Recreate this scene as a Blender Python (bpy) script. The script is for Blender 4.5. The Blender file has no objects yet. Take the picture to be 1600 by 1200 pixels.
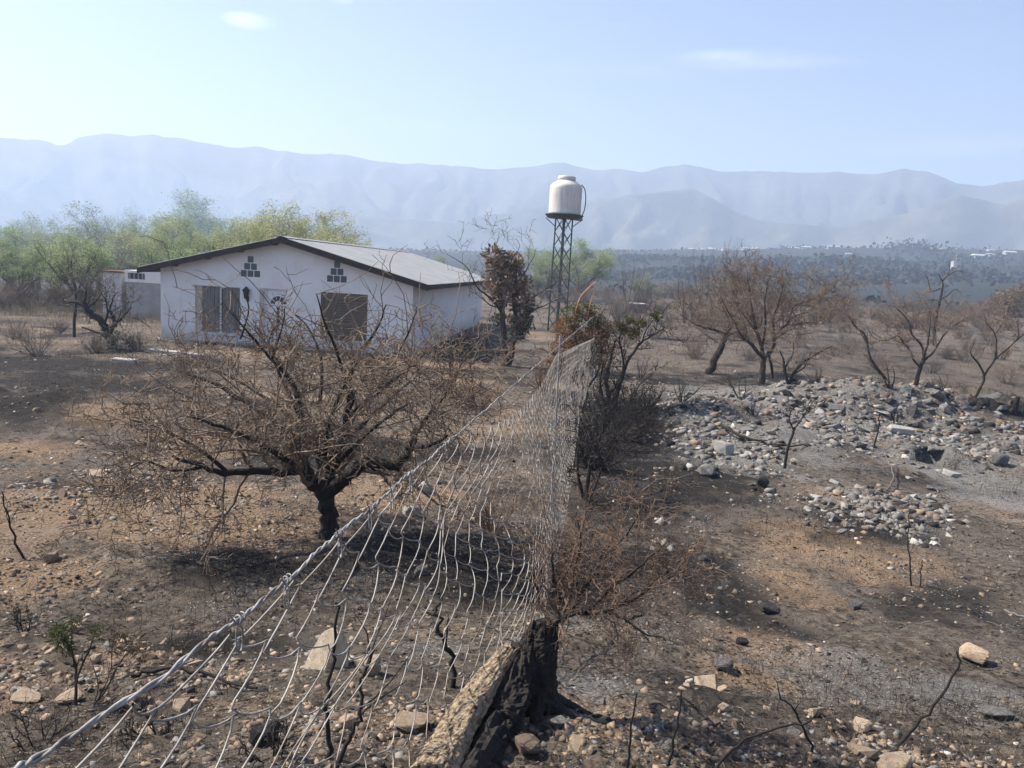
import bpy, bmesh, math, random
import numpy as np
from mathutils import Vector, Matrix

random.seed(7); rng = np.random.default_rng(7)
scene = bpy.context.scene
COL = scene.collection

# ------------------------------------------------------------------ camera, sky, sun, exposure
F, EYE = 1232.0, 3.46
PITCH, ROLL = 0.1448, 0.059
CAMLOC = np.array([0., 0., EYE])
_F = np.array([0, math.cos(PITCH), -math.sin(PITCH)])
_U0 = np.array([0, math.sin(PITCH), math.cos(PITCH)])
_R0 = np.array([1., 0, 0])
_R = _R0 * math.cos(ROLL) + _U0 * math.sin(ROLL)
_U = _U0 * math.cos(ROLL) - _R0 * math.sin(ROLL)
cd = bpy.data.cameras.new('camera'); cam = bpy.data.objects.new('camera', cd); COL.objects.link(cam)
cd.sensor_width = 36; cd.lens = 36 * F / 1600; cd.clip_start = 0.05; cd.clip_end = 8000
cam.matrix_world = Matrix(((_R[0], _U[0], -_F[0], 0), (_R[1], _U[1], -_F[1], 0), (_R[2], _U[2], -_F[2], EYE), (0, 0, 0, 1)))
scene.camera = cam
scene.cycles.volume_bounces = 2; scene.cycles.max_bounces = 8

SUN_EL, SUN_AZ = math.radians(47), math.radians(-73)      # azimuth from +Y, positive to the right
sundir = Vector((math.sin(SUN_AZ) * math.cos(SUN_EL), math.cos(SUN_AZ) * math.cos(SUN_EL), math.sin(SUN_EL)))
sl = bpy.data.lights.new('sun', 'SUN'); sl.energy = 5.0; sl.angle = math.radians(0.6); sl.color = (1, .91, .78)
so = bpy.data.objects.new('sun', sl); COL.objects.link(so); so.rotation_euler = sundir.to_track_quat('Z', 'Y').to_euler()

def ray(px, py):
    v = _F + _R * ((px - 800) / F) - _U * ((py - 600) / F)
    return v
def P(px, py, z):                                          # point on a pixel's ray at camera depth z
    return CAMLOC + ray(px, py) * z

world = bpy.data.worlds.new('World'); scene.world = world; world.use_nodes = True
wt = world.node_tree; wt.nodes.clear()
def wn(t, **k):
    n = wt.nodes.new(t)
    for a, b in k.items(): setattr(n, a, b)
    return n
sky = wn('ShaderNodeTexSky', sky_type='NISHITA', sun_disc=False)
sky.sun_elevation = SUN_EL; sky.sun_rotation = SUN_AZ; sky.air_density = 1.0; sky.dust_density = .6; sky.ozone_density = 1.2; sky.altitude = 700
bg = wn('ShaderNodeBackground'); bg.inputs[1].default_value = 0.072
tc = wn('ShaderNodeTexCoord')
# a few thin clouds, each a soft patch of noise about its own direction
cl = wn('ShaderNodeTexNoise'); cl.inputs['Scale'].default_value = 9; cl.inputs['Detail'].default_value = 6; cl.inputs['Roughness'].default_value = .6
mp = wn('ShaderNodeMapping'); mp.inputs['Scale'].default_value = (1, 1, 3.2)
wt.links.new(tc.outputs['Generated'], mp.inputs[0]); wt.links.new(mp.outputs[0], cl.inputs['Vector'])
def wmath(op, a, b=None, clamp=False):
    n = wn('ShaderNodeMath', operation=op, use_clamp=clamp)
    for i, v in enumerate((a, b)):
        if v is None: continue
        if isinstance(v, (int, float)): n.inputs[i].default_value = v
        else: wt.links.new(v, n.inputs[i])
    return n.outputs[0]
tot = None
for (px, py, w, h, amt) in ((390, 33, .032, .010, .75), (528, -2, .02, .006, .5), (1170, 92, .10, .014, .20), (1240, 98, .09, .008, .14), (1130, 86, .05, .006, .16), (720, 203, .13, .013, .12), (1540, 228, .16, .014, .22), (960, 110, .1, .01, .1), (-400, 120, .2, .02, .3), (2050, 60, .2, .02, .3)):
    d = ray(px, py); d = d / np.linalg.norm(d)
    sx = np.cross(d, [0, 0, 1]); sx /= np.linalg.norm(sx); sy = np.cross(sx, d)
    def dot(v, s):
        n = wn('ShaderNodeVectorMath', operation='DOT_PRODUCT'); n.inputs[1].default_value = tuple(np.array(v) / s)
        wt.links.new(tc.outputs['Generated'], n.inputs[0]); return n.outputs['Value']
    u, v, c = dot(sx, w), dot(sy, h), dot(d, 1)
    e = wmath('ADD', wmath('MULTIPLY', u, u), wmath('MULTIPLY', v, v))
    m = wmath('SUBTRACT', 1.0, e, True)
    m = wmath('MULTIPLY', m, wmath('GREATER_THAN', c, 0.5))
    m = wmath('MULTIPLY', m, wmath('MULTIPLY', wmath('SUBTRACT', cl.outputs['Fac'], .33, True), 3.2 * amt))
    tot = m if tot is None else wmath('ADD', tot, m)
tot = wmath('MINIMUM', tot, .8)
mix = wn('ShaderNodeMixRGB'); mix.inputs[2].default_value = (8.5, 8.6, 8.8, 1)
wt.links.new(tot, mix.inputs[0]); tint = wn('ShaderNodeMixRGB', blend_type='MULTIPLY'); tint.inputs[0].default_value = 1; tint.inputs[2].default_value = (1.07, .975, 1.0, 1); wt.links.new(sky.outputs[0], tint.inputs[1]); wt.links.new(tint.outputs[0], mix.inputs[1]); wt.links.new(mix.outputs[0], bg.inputs[0])
wt.links.new(bg.outputs[0], wn('ShaderNodeOutputWorld').inputs[0])

vs = scene.view_settings; vs.view_transform = 'Standard'; vs.look = 'None'; vs.gamma = 1; vs.use_curve_mapping = False
vs.exposure = 1.22
HAZE_DENSITY = 0.00080
HAZE_COLOR = (.625, .765, 1.0)

# ------------------------------------------------------------------ helpers
def noise2(x, y, seed=0):
    xi = np.floor(x).astype(np.int64); yi = np.floor(y).astype(np.int64)
    fx = x - xi; fy = y - yi
    fx = fx * fx * fx * (fx * (fx * 6 - 15) + 10); fy = fy * fy * fy * (fy * (fy * 6 - 15) + 10)
    def h(a, b):
        n = (a * 374761393 + b * 668265263 + seed * 974711) & 0xffffffff
        n = ((n ^ (n >> 13)) * 1274126177) & 0xffffffff
        return ((n ^ (n >> 16)) & 0xffff) / 65535.0
    return (h(xi, yi) * (1 - fx) + h(xi + 1, yi) * fx) * (1 - fy) + (h(xi, yi + 1) * (1 - fx) + h(xi + 1, yi + 1) * fx) * fy - .5
def fbm(x, y, o=4, seed=0):
    s = 0; a = 1.0
    for i in range(o):
        s = s + noise2(x * 2 ** i + 17.3 * i, y * 2 ** i - 9.1 * i, seed + i) * a; a *= .5
    return s
def smooth(a, b, x):
    t = np.clip((x - a) / (b - a), 0, 1); return t * t * (3 - 2 * t)

# terrain: the height below the eye against distance in front, then details
PZ = [-60, -6, 0, 1.2, 2.2, 3.2, 4.5, 6, 9.6, 15, 25, 40, 70, 110, 160, 240, 700, 760, 1000, 2600]
PH = [2.2, 1.7, 1.6, 1.66, 1.82, 2.0, 2.3, 2.6, 2.95, 3.25, 3.45, 3.46, 3.5, 3.6, 4.2, 6.0, 6, 6, 6, 6]
PIT = None; MOUNDS = []
def height(x, y, micro=True):
    x = np.asarray(x, float); y = np.asarray(y, float)
    r = np.hypot(x, y)
    q = np.where(y > 0, np.minimum(r, y + .25 * np.abs(x)), y)
    z = EYE - np.interp(q, PZ, PH)
    az = np.arctan2(x, np.maximum(y, 1e-3))
    # far valley side: rises towards the mountains, more to the right
    ang = np.interp(az, [-1.2, -.6, -.16, .16, .4, .55, 1.2], [.012, .016, .022, .037, .052, .056, .06])
    far = (ang * 720) * np.clip((r - 200) / 500, 0, 1) ** 1.15 - smooth(730, 900, r) * 8
    z = z + np.where(y > 0, far + smooth(200, 350, r) * fbm(x / 90, y / 90, 3, 5) * 9 * (1 - smooth(600, 720, r)), 0)
    z = z + smooth(25, 90, y) * smooth(4, 40, x) * 1.3
    nf = 1 - smooth(60, 140, r)
    z = z + nf * fbm(x / 6, y / 6, 3, 11) * .22 * smooth(2, 9, r) * (1 - smooth(1.5, .9, np.maximum(np.abs(x + 8.5) / 7.5, np.abs(y - 40) / 13.0)))
    z = z + fbm(x / 1.1, y / 1.1, 3, 21) * .085 * smooth(1.5, 5, r) * (1 - smooth(40, 90, r))
    if micro:
        z = z + fbm(x / .25, y / .25, 4, 31) * .048 * (1 - smooth(20, 40, r))
    for (mx, my, sx, sy, a) in MOUNDS:
        z = z + a * np.exp(-(((x - mx) / sx) ** 2 + ((y - my) / sy) ** 2)) * (1 + .7 * fbm(x / .9, y / .9, 3, 41))
    if PIT is not None:
        d = np.hypot((x - PIT[0]) / .50, (y - PIT[1]) / .75) * (1 + .9 * noise2(x * 2.1, y * 2.1, 51))
        z = z - 1.1 * (1 - smooth(.6, 1.0, d)) + .16 * np.exp(-((d - 1.25) / .3) ** 2) * (y > PIT[1])
    return z
def G(px, py, tmax=400):
    d = ray(px, py)
    t = np.concatenate([np.geomspace(1.0, tmax, 700)])
    X = CAMLOC[None] + d[None] * t[:, None]
    f = X[:, 2] - height(X[:, 0], X[:, 1], False)
    k = np.argmax(f < 0)
    if f[k] >= 0: k = len(t) - 1
    a, b = t[max(k - 1, 0)], t[k]
    tt = np.linspace(a, b, 24); X = CAMLOC[None] + d[None] * tt[:, None]
    f = X[:, 2] - height(X[:, 0], X[:, 1]); k = np.argmax(f < 0)
    if f[k] >= 0: k = 23
    p = X[k].copy(); p[2] = float(height(p[0], p[1]))
    return p
def depth(p): return float((np.asarray(p) - CAMLOC) @ _F)
def ppm(p): return F / depth(p)                             # photo pixels per metre there
def zg(x, y): return float(height(x, y))

_m = G(1330, 640); MOUNDS.append((_m[0], _m[1], 3.0, 2.0, .75))
_m = G(1520, 640); MOUNDS.append((_m[0], _m[1], 3.0, 2.0, .65))
_m = G(1110, 665); MOUNDS.append((_m[0], _m[1], 1.9, 1.6, .5))
_m = G(1380, 785); MOUNDS.append((_m[0], _m[1], 1.2, .8, .10))
_m = G(120, 640); MOUNDS.append((_m[0], _m[1], 3.5, 1.4, .35))
_p = G(1478, 722); PIT = (_p[0], _p[1])

class NT:
    def __init__(s, name):
        s.m = bpy.data.materials.new(name); s.m.use_nodes = True; s.t = s.m.node_tree; s.t.nodes.clear()
    def n(s, t, **k):
        x = s.t.nodes.new(t)
        for a, b in k.items(): setattr(x, a, b)
        return x
    def l(s, a, b): s.t.links.new(a, b)
    def noise(s, vec, scale, detail=6, rough=.6):
        x = s.n('ShaderNodeTexNoise'); x.inputs['Scale'].default_value = scale; x.inputs['Detail'].default_value = detail; x.inputs['Roughness'].default_value = rough
        if vec is not None: s.l(vec, x.inputs['Vector'])
        return x.outputs['Fac']
    def ramp(s, fac, stops):
        x = s.n('ShaderNodeValToRGB'); e = x.color_ramp.elements
        while len(e) < len(stops): e.new(.5)
        for i, (p, c) in enumerate(stops):
            e[i].position = p; e[i].color = (*c, 1) if len(c) == 3 else c
        s.l(fac, x.inputs[0]); return x.outputs[0]
    def mix(s, f, a, b, mode='MIX'):
        x = s.n('ShaderNodeMixRGB', blend_type=mode)
        for i, v in enumerate((f, a, b)):
            if isinstance(v, (int, float)): x.inputs[i].default_value = v if i == 0 else (v, v, v, 1)
            elif isinstance(v, tuple): x.inputs[i].default_value = (*v, 1)
            else: s.l(v, x.inputs[i])
        return x.outputs[0]
    def math(s, op, a, b=None, clamp=False):
        x = s.n('ShaderNodeMath', operation=op, use_clamp=clamp)
        for i, v in enumerate((a, b)):
            if v is None: continue
            if isinstance(v, (int, float)): x.inputs[i].default_value = v
            else: s.l(v, x.inputs[i])
        return x.outputs[0]
    def out(s, color, rough=.9, bump=None, bstr=.4, bdist=.02, metallic=0, spec=.3, trans=0):
        b = s.n('ShaderNodeBsdfPrincipled')
        if isinstance(color, tuple): b.inputs['Base Color'].default_value = (*color, 1)
        else: s.l(color, b.inputs['Base Color'])
        if isinstance(rough, (int, float)): b.inputs['Roughness'].default_value = rough
        else: s.l(rough, b.inputs['Roughness'])
        b.inputs['Metallic'].default_value = metallic; b.inputs['Specular IOR Level'].default_value = spec
        if bump is not None:
            x = s.n('ShaderNodeBump'); x.inputs['Strength'].default_value = bstr; x.inputs['Distance'].default_value = bdist
            s.l(bump, x.inputs['Height']); s.l(x.outputs[0], b.inputs['Normal'])
        sh = b.outputs[0]
        if trans:
            t = s.n('ShaderNodeBsdfTranslucent')
            if isinstance(color, tuple): t.inputs[0].default_value = (*color, 1)
            else: s.l(color, t.inputs[0])
            mx = s.n('ShaderNodeMixShader'); mx.inputs[0].default_value = trans
            s.l(sh, mx.inputs[1]); s.l(t.outputs[0], mx.inputs[2]); sh = mx.outputs[0]
        s.l(sh, s.n('ShaderNodeOutputMaterial').inputs[0]); return s.m
MATS = {}
def mk(name, stops, scale=6, rough=.9, bscale=30, bstr=.35, bdist=.02, rand=.0, metallic=0, spec=.25, stretch=None, trans=0, coord='Object', attr=None):
    if name in MATS: return MATS[name]
    t = NT(name); c = t.n('ShaderNodeNewGeometry').outputs['Position'] if coord == 'World' else t.n('ShaderNodeTexCoord').outputs[coord]
    if stretch:
        mp_ = t.n('ShaderNodeMapping'); mp_.inputs['Scale'].default_value = stretch; t.l(c, mp_.inputs[0]); c = mp_.outputs[0]
    col = t.ramp(t.noise(c, scale, 8, .65), stops)
    if rand:
        r = t.n('ShaderNodeObjectInfo').outputs['Random']
        col = t.mix(1.0, col, t.ramp(r, [(0, (1 - rand,) * 3), (1, (1 + rand,) * 3)]), 'MULTIPLY')
    if attr:
        a = t.n('ShaderNodeAttribute', attribute_name=attr)
        col = t.mix(1.0, col, a.outputs['Color'], 'MULTIPLY')
    MATS[name] = t.out(col, rough, t.noise(c, bscale, 6, .7) if bstr else None, bstr, bdist, metallic, spec, trans)
    return MATS[name]

def tag(o, label=None, cat=None, group=None, kind=None):
    if label: o['label'] = label
    if cat: o['category'] = cat
    if group: o['group'] = group
    if kind: o['kind'] = kind
    return o
def link(name, mesh, mat=None, parent=None):
    o = bpy.data.objects.new(name, mesh); COL.objects.link(o)
    if mat is not None and len(mesh.materials) == 0: mesh.materials.append(mat)
    if parent is not None: o.parent = parent
    return o
def empty(name, loc, rz=0):
    o = bpy.data.objects.new(name, None); COL.objects.link(o); o.empty_display_size = .2
    o.location = tuple(float(v) for v in loc); o.rotation_euler = (0, 0, rz); return o
def npmesh(name, V, Fq, smooth_=False, attrs=None):
    """mesh from numpy vertices and equal-sized faces"""
    me = bpy.data.meshes.new(name); V = np.asarray(V, np.float32); Fq = np.asarray(Fq, np.int32)
    k = Fq.shape[1]
    me.vertices.add(len(V)); me.vertices.foreach_set('co', V.ravel())
    me.loops.add(Fq.size); me.loops.foreach_set('vertex_index', Fq.ravel())
    me.polygons.add(len(Fq)); me.polygons.foreach_set('loop_start', np.arange(len(Fq), dtype=np.int32) * k)
    me.polygons.foreach_set('loop_total', np.full(len(Fq), k, np.int32))
    if smooth_: me.polygons.foreach_set('use_smooth', np.ones(len(Fq), bool))
    if attrs:
        for nm, A in attrs.items():
            a = me.color_attributes.new(nm, 'FLOAT_COLOR', 'POINT')
            B = np.ones((len(V), 4), np.float32); B[:, :3] = A; a.data.foreach_set('color', B.ravel())
    me.update(calc_edges=True); return me
def bm_mesh(name, bm, smooth_=False):
    me = bpy.data.meshes.new(name); bm.normal_update(); bm.to_mesh(me); bm.free()
    if smooth_: me.polygons.foreach_set('use_smooth', [True] * len(me.polygons))
    return me
def box(bm, x0, x1, y0, y1, z0, z1):
    v = [bm.verts.new(p) for p in ((x0, y0, z0), (x1, y0, z0), (x1, y1, z0), (x0, y1, z0), (x0, y0, z1), (x1, y0, z1), (x1, y1, z1), (x0, y1, z1))]
    for f in ((0, 3, 2, 1), (4, 5, 6, 7), (0, 1, 5, 4), (1, 2, 6, 5), (2, 3, 7, 6), (3, 0, 4, 7)): bm.faces.new([v[i] for i in f])
def boxes(name, L, mat, parent=None, bevel=0):
    bm = bmesh.new()
    for b in L: box(bm, *b)
    if bevel: bmesh.ops.bevel(bm, geom=bm.edges[:], offset=bevel, segments=1, affect='EDGES')
    return link(name, bm_mesh(name, bm), mat, parent)
def tubes(polys, origin=(0, 0, 0), name='tube'):
    """polys: list of (points, radii, sides) -> one mesh"""
    grp = {}
    for p, r, s in polys: grp.setdefault((len(p), s), []).append((p, r))
    Vs, Fs, off = [], [], 0
    for (n, s), L in grp.items():
        Pn = np.array([a for a, _ in L], float) - np.array(origin); R = np.array([b for _, b in L], float)
        M = len(L); T = np.gradient(Pn, axis=1); T /= np.linalg.norm(T, axis=2, keepdims=True) + 1e-9
        ax = Pn[:, -1] - Pn[:, 0]; ref = np.where(np.abs(ax[:, 2:3]) < .8 * np.linalg.norm(ax, axis=1, keepdims=True), [[0, 0, 1.]], [[1., .2, 0]])[:, None]
        A = np.cross(T, np.broadcast_to(ref, T.shape)); A /= np.linalg.norm(A, axis=2, keepdims=True) + 1e-9
        B = np.cross(T, A)
        th = np.arange(s) * 2 * np.pi / s
        ring = Pn[:, :, None] + R[:, :, None, None] * (A[:, :, None] * np.cos(th)[:, None] + B[:, :, None] * np.sin(th)[:, None])
        Vs.append(ring.reshape(-1, 3))
        idx = np.arange(M * n * s).reshape(M, n, s) + off
        a = idx[:, :-1]; b = idx[:, 1:]
        Fs.append(np.stack([a, np.roll(a, -1, 2), np.roll(b, -1, 2), b], -1).reshape(-1, 4)); off += M * n * s
    return npmesh(name, np.concatenate(Vs), np.concatenate(Fs), True)
def leafquads(C, size, aspect=.5, origin=(0, 0, 0), name='leaf', up=0.0, seed=1):
    r = np.random.default_rng(seed); C = np.asarray(C, float) - np.array(origin); N = len(C)
    a = r.normal(size=(N, 3)); a[:, 2] += up * np.sign(a[:, 2]) * 1.0; a /= np.linalg.norm(a, axis=1, keepdims=True)
    b = np.cross(a, r.normal(size=(N, 3))); b /= np.linalg.norm(b, axis=1, keepdims=True) + 1e-9
    s = (np.asarray(size) * r.uniform(.6, 1.4, N))[:, None]
    V = np.stack([C - a * s, C + b * s * aspect, C + a * s, C - b * s * aspect], 1).reshape(-1, 3)
    tint = np.repeat(r.uniform(.65, 1.35, (N, 1)) * (1 + r.normal(0, .08, (N, 3))), 4, 0)
    return npmesh(name, V, np.arange(N * 4).reshape(N, 4), False, {'tint': tint})

def vn(v):
    l = math.sqrt(v[0] ** 2 + v[1] ** 2 + v[2] ** 2) + 1e-9; return (v[0] / l, v[1] / l, v[2] / l)
def rv(R, s): return (R.gauss(0, s), R.gauss(0, s), R.gauss(0, s))
OPEN_TOP = [None]                                          # above this height few side branches grow
def grow(R, p, d, L, r, lvl, spec, out):
    """a crooked branch with its side branches; out: list per part of polylines, and tips"""
    S = spec[lvl]; n = S.get('n', 4); st = L / n; pts = [p]; rad = [r]; ds = [d]; tp = S.get('taper', .35)
    w = S.get('w', .25); u = S.get('u', .05)
    for i in range(n):
        e = rv(R, w); d = vn((d[0] + e[0], d[1] + e[1], d[2] + e[2] + u)); p = (p[0] + d[0] * st, p[1] + d[1] * st, p[2] + d[2] * st)
        pts.append(p); rad.append(r * (1 - (1 - tp) * (i + 1) / n)); ds.append(d)
    out[S.get('part', 'crown')].append((pts, rad, S.get('s', 3)))
    if lvl + 1 < len(spec):
        spawn(R, pts, rad, ds, L, lvl, spec, out)
    else: out['tips'].append(pts)
def spawn(R, pts, rad, ds, L, lvl, spec, out, k=None):
    S = spec[lvl]; n = len(pts) - 1; C = S.get('c', 4) if k is None else k
    PR = OPEN_TOP[0]; k = int(C) + (R.random() < C - int(C)); t0 = S.get('t0', .2); lo, hi = S.get('a', (30, 70))
    for j in range(k):
        t = t0 + (1 - t0) * (j + R.random()) / k; x = t * n; i = min(int(x), n - 1); f = x - i
        q = tuple(pts[i][c] * (1 - f) + pts[i + 1][c] * f for c in range(3)); rr = rad[i] * (1 - f) + rad[i + 1] * f
        if PR is not None and q[2] > PR and R.random() > max(.16, .72 - (q[2] - PR) * 1.0): continue
        dd = ds[min(i + 1, n)]
        ang = math.radians(R.uniform(lo, hi)); e = vn(rv(R, 1)); dt = e[0] * dd[0] + e[1] * dd[1] + e[2] * dd[2]
        e = vn((e[0] - dt * dd[0], e[1] - dt * dd[1], e[2] - dt * dd[2]))
        nd = tuple(dd[c] * math.cos(ang) + e[c] * math.sin(ang) for c in range(3))
        nl = S['cl'] * R.uniform(.55, 1.25) if 'cl' in S else L * S.get('lr', .55) * R.uniform(.6, 1.2) * (1.15 - .5 * t)
        grow(R, q, nd, nl, max(rr * S.get('rr', .55), S.get('rm', .0036)), lvl + 1, spec, out)
def polyd(pts):
    ds = [vn(tuple(pts[i + 1][c] - pts[i][c] for c in range(3))) for i in range(len(pts) - 1)]; return [ds[0]] + ds
def resample(pts, rad, n, R, jit):
    """smooth a hand-placed limb and give it small crooks"""
    Pn = np.array(pts, float); m = len(Pn)
    t = np.linspace(0, m - 1, n); i = np.clip(np.floor(t).astype(int), 0, m - 2); f = (t - i)[:, None]
    p0 = Pn[np.maximum(i - 1, 0)]; p1 = Pn[i]; p2 = Pn[i + 1]; p3 = Pn[np.minimum(i + 2, m - 1)]
    X = .5 * ((2 * p1) + (-p0 + p2) * f + (2 * p0 - 5 * p1 + 4 * p2 - p3) * f ** 2 + (-p0 + 3 * p1 - 3 * p2 + p3) * f ** 3)
    X[1:] += np.array([[R.gauss(0, jit) for _ in range(3)] for _ in range(n - 1)])
    rr = np.interp(t, np.linspace(0, m - 1, len(rad)), rad)
    return [tuple(x) for x in X], list(rr)

# ------------------------------------------------------------------ materials
BLACK = mk('charred_bark', [(.3, (.012, .011, .011)), (.6, (.030, .026, .024)), (.8, (.085, .075, .068))], 9, .85, 40, .6, .03)
BARK = mk('scorched_bark', [(.3, (.022, .018, .016)), (.55, (.055, .043, .035)), (.75, (.13, .105, .085))], 7, .9, 40, .6, .02)
TWIG = mk('dry_twig', [(.25, (.07, .050, .038)), (.5, (.165, .122, .09)), (.72, (.32, .25, .185))], 3.5, .85, 40, .0)
TWIGR = mk('red_brown_twig', [(.25, (.07, .04, .028)), (.5, (.17, .10, .065)), (.75, (.30, .20, .12))], 2.5, .85, 40, .0)
TWIG2 = mk('rust_tan_twig', [(.25, (.06, .04, .03)), (.5, (.15, .10, .072)), (.75, (.30, .21, .15))], 6, .85, 40, .0)
TWIGG = mk('grey_twig', [(.25, (.06, .05, .045)), (.5, (.13, .11, .10)), (.75, (.22, .19, .17))], 2.5, .85, 40, .0)
STONES = [
    mk('grey_stone', [(.3, (.06, .058, .056)), (.5, (.155, .15, .143)), (.7, (.28, .27, .258))], 5, .9, 22, .7, .04, rand=.35),
    mk('tan_stone', [(.25, (.24, .175, .12)), (.5, (.42, .325, .235)), (.78, (.56, .47, .37))], 5, .9, 22, .7, .04, rand=.3),
    mk('brown_stone', [(.25, (.10, .07, .055)), (.5, (.19, .14, .105)), (.78, (.30, .24, .19))], 5, .9, 22, .7, .04, rand=.3),
    mk('pale_stone', [(.25, (.19, .183, .17)), (.5, (.30, .29, .275)), (.78, (.43, .42, .40))], 5, .9, 22, .6, .03, rand=.15),
    mk('sooty_stone', [(.25, (.015, .015, .016)), (.5, (.04, .038, .038)), (.8, (.12, .115, .11))], 4, .9, 22, .7, .04, rand=.3)]
WIRE = mk('galvanised_wire', [(.36, (.11, .08, .065)), (.5, (.25, .24, .23)), (.62, (.36, .345, .325))], 16, .65, 120, .5, .002, metallic=.1, spec=.4)
WIRE2 = mk('weathered_mesh_wire', [(.36, (.15, .105, .075)), (.5, (.28, .255, .225)), (.64, (.38, .355, .315))], 5, .6, 60, .0, metallic=.1, spec=.5)

# ------------------------------------------------------------------ ground
def blob(px, py, rx, ry):
    p = G(px, py); Z = depth(p); h = EYE - p[2]
    return p[0], p[1], rx * Z / F, ry * Z * Z / (F * h)
TAN = [blob(*b[:4]) + (b[4],) for b in (
    (1290, 850, 170, 60, 1.1), (1200, 1000, 90, 55, 1.1), (40, 905, 90, 35, .95), (50, 705, 120, 25, 1.), (150, 650, 120, 18, .8), (200, 780, 240, 60, .9), (350, 830, 170, 40, .7), (290, 690, 200, 26, .6), (1245, 930, 90, 60, 1.), (1180, 1065, 90, 50, .95), (1330, 800, 60, 30, .8), (640, 775, 130, 30, 1.),
    (120, 1060, 240, 130, .75), (1050, 1150, 230, 70, .85), (1480, 1190, 220, 22, .95), (1500, 565, 180, 26, .45), (1040, 545, 130, 22, .45), (1330, 700, 70, 30, .6),
    (60, 510, 160, 6, .6), (800, 520, 120, 12, .6), (1250, 510, 200, 14, .15), (440, 800, 140, 30, .6), (560, 1130, 140, 50, .55), (1300, 560, 60, 30, .4), (760, 590, 120, 30, .6), (1100, 830, 100, 30, .4), (1400, 800, 90, 20, .5))]
CHAR_SHADE = [blob(*b[:4]) + (b[4],) for b in (  # burnt soil, with tree and bush shadows painted into the same mask
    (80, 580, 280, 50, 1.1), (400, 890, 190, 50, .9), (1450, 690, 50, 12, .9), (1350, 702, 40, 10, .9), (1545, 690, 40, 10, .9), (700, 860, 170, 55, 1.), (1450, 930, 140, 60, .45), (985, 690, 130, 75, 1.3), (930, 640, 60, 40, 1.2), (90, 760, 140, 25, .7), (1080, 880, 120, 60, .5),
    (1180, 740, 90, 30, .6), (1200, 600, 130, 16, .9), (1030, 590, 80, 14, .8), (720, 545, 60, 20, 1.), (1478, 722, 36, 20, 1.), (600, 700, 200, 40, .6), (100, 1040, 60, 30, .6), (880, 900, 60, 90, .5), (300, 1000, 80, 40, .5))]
ASH = [blob(*b[:4]) + (b[4],) for b in (
    (1130, 690, 110, 45, 1.), (1530, 755, 130, 60, .9), (1420, 1070, 260, 90, .55), (910, 1065, 70, 30, 1.), (1300, 650, 330, 60, .95), (1380, 785, 120, 40, .6), (1200, 650, 100, 50, .9), (330, 960, 120, 60, .4), (1450, 690, 150, 50, .6), (700, 1020, 140, 60, .4), (1530, 1140, 130, 40, .6), (200, 860, 150, 40, .3))]
def blobs(L, x, y):
    s = np.zeros_like(x)
    for (cx, cy, rx, ry, a) in L:
        ry = max(ry, rx * .35)
        s = np.maximum(s, a * np.exp(-1.2 * (((x - cx) / rx) ** 2 + ((y - cy) / ry) ** 2)))
    return s
azf = np.linspace(-.76, .76, 600)
az = np.concatenate([np.linspace(-math.pi, -.80, 44), azf, np.linspace(.80, math.pi, 44)[:-1]])
rad = np.concatenate([np.geomspace(.4, 2.4, 40)[:-1], np.geomspace(2.4, 36, 470)[:-1], np.geomspace(36, 240, 110)[:-1], np.geomspace(240, 2300, 60)])
A_, R_ = np.meshgrid(az, rad)
gx = (R_ * np.sin(A_)).ravel(); gy = (R_ * np.cos(A_)).ravel(); gz = height(gx, gy)
gr = R_.ravel(); ga = A_.ravel()
n1 = fbm(gx / 1.7, gy / 1.7, 4, 61); n2 = fbm(gx / .5, gy / .5, 3, 71); n3 = fbm(gx / 7, gy / 7, 3, 81)
tanm = np.clip(blobs(TAN, gx, gy) * 1.35 + n1 * 1.3 + n2 * .6 - .12 + n3 * .5, 0, 1)
char_shade = np.clip(blobs(CHAR_SHADE, gx, gy) * 1.6 + n1 * -1.3 + n2 * .7 - .02, 0, 1)
flat_ = smooth(24, 38, gr) * smooth(-2, 4, gx); tanm = tanm * (1 - .5 * flat_); char_shade = np.clip(char_shade + flat_ * (.25 + n3 * .5 + n1 * .3), 0, 1)
char_shade = np.where(np.hypot(gx - PIT[0], gy - PIT[1]) < .75, 1.0, char_shade)  # shade inside the hollow put in as black soil colour
ashm = np.clip(blobs(ASH, gx, gy) * 1.1 + n2 * .7 - .12 + n1 * .5 + .10 * (gx > 0), 0, 1)
nr, na = A_.shape
I = np.arange(nr * na).reshape(nr, na); a = I[:-1]; b = I[1:]
Fq = np.stack([a, b, np.roll(b, -1, 1), np.roll(a, -1, 1)], -1).reshape(-1, 4)
gc = len(gx); V = np.stack([gx, gy, gz], 1)
gme = npmesh('ground', V, Fq[:, ::-1], True, {'soil': np.stack([tanm, char_shade, ashm], 1)})
bmg = bmesh.new(); bmg.from_mesh(gme); bmg.verts.ensure_lookup_table()
bmg.faces.new([bmg.verts[i] for i in range(na)]); bmg.to_mesh(gme); bmg.free()
t = NT('burnt_ground'); c = t.n('ShaderNodeTexCoord').outputs['Object']
at = t.n('ShaderNodeAttribute', attribute_name='soil'); sp = t.n('ShaderNodeSeparateColor'); t.l(at.outputs['Color'], sp.inputs[0])
nA = t.noise(c, 1.3, 10, .7); nB = t.noise(c, 9, 8, .7); nC = t.noise(c, 48, 5, .7); nD = t.noise(c, 150, 4, .75)
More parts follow.
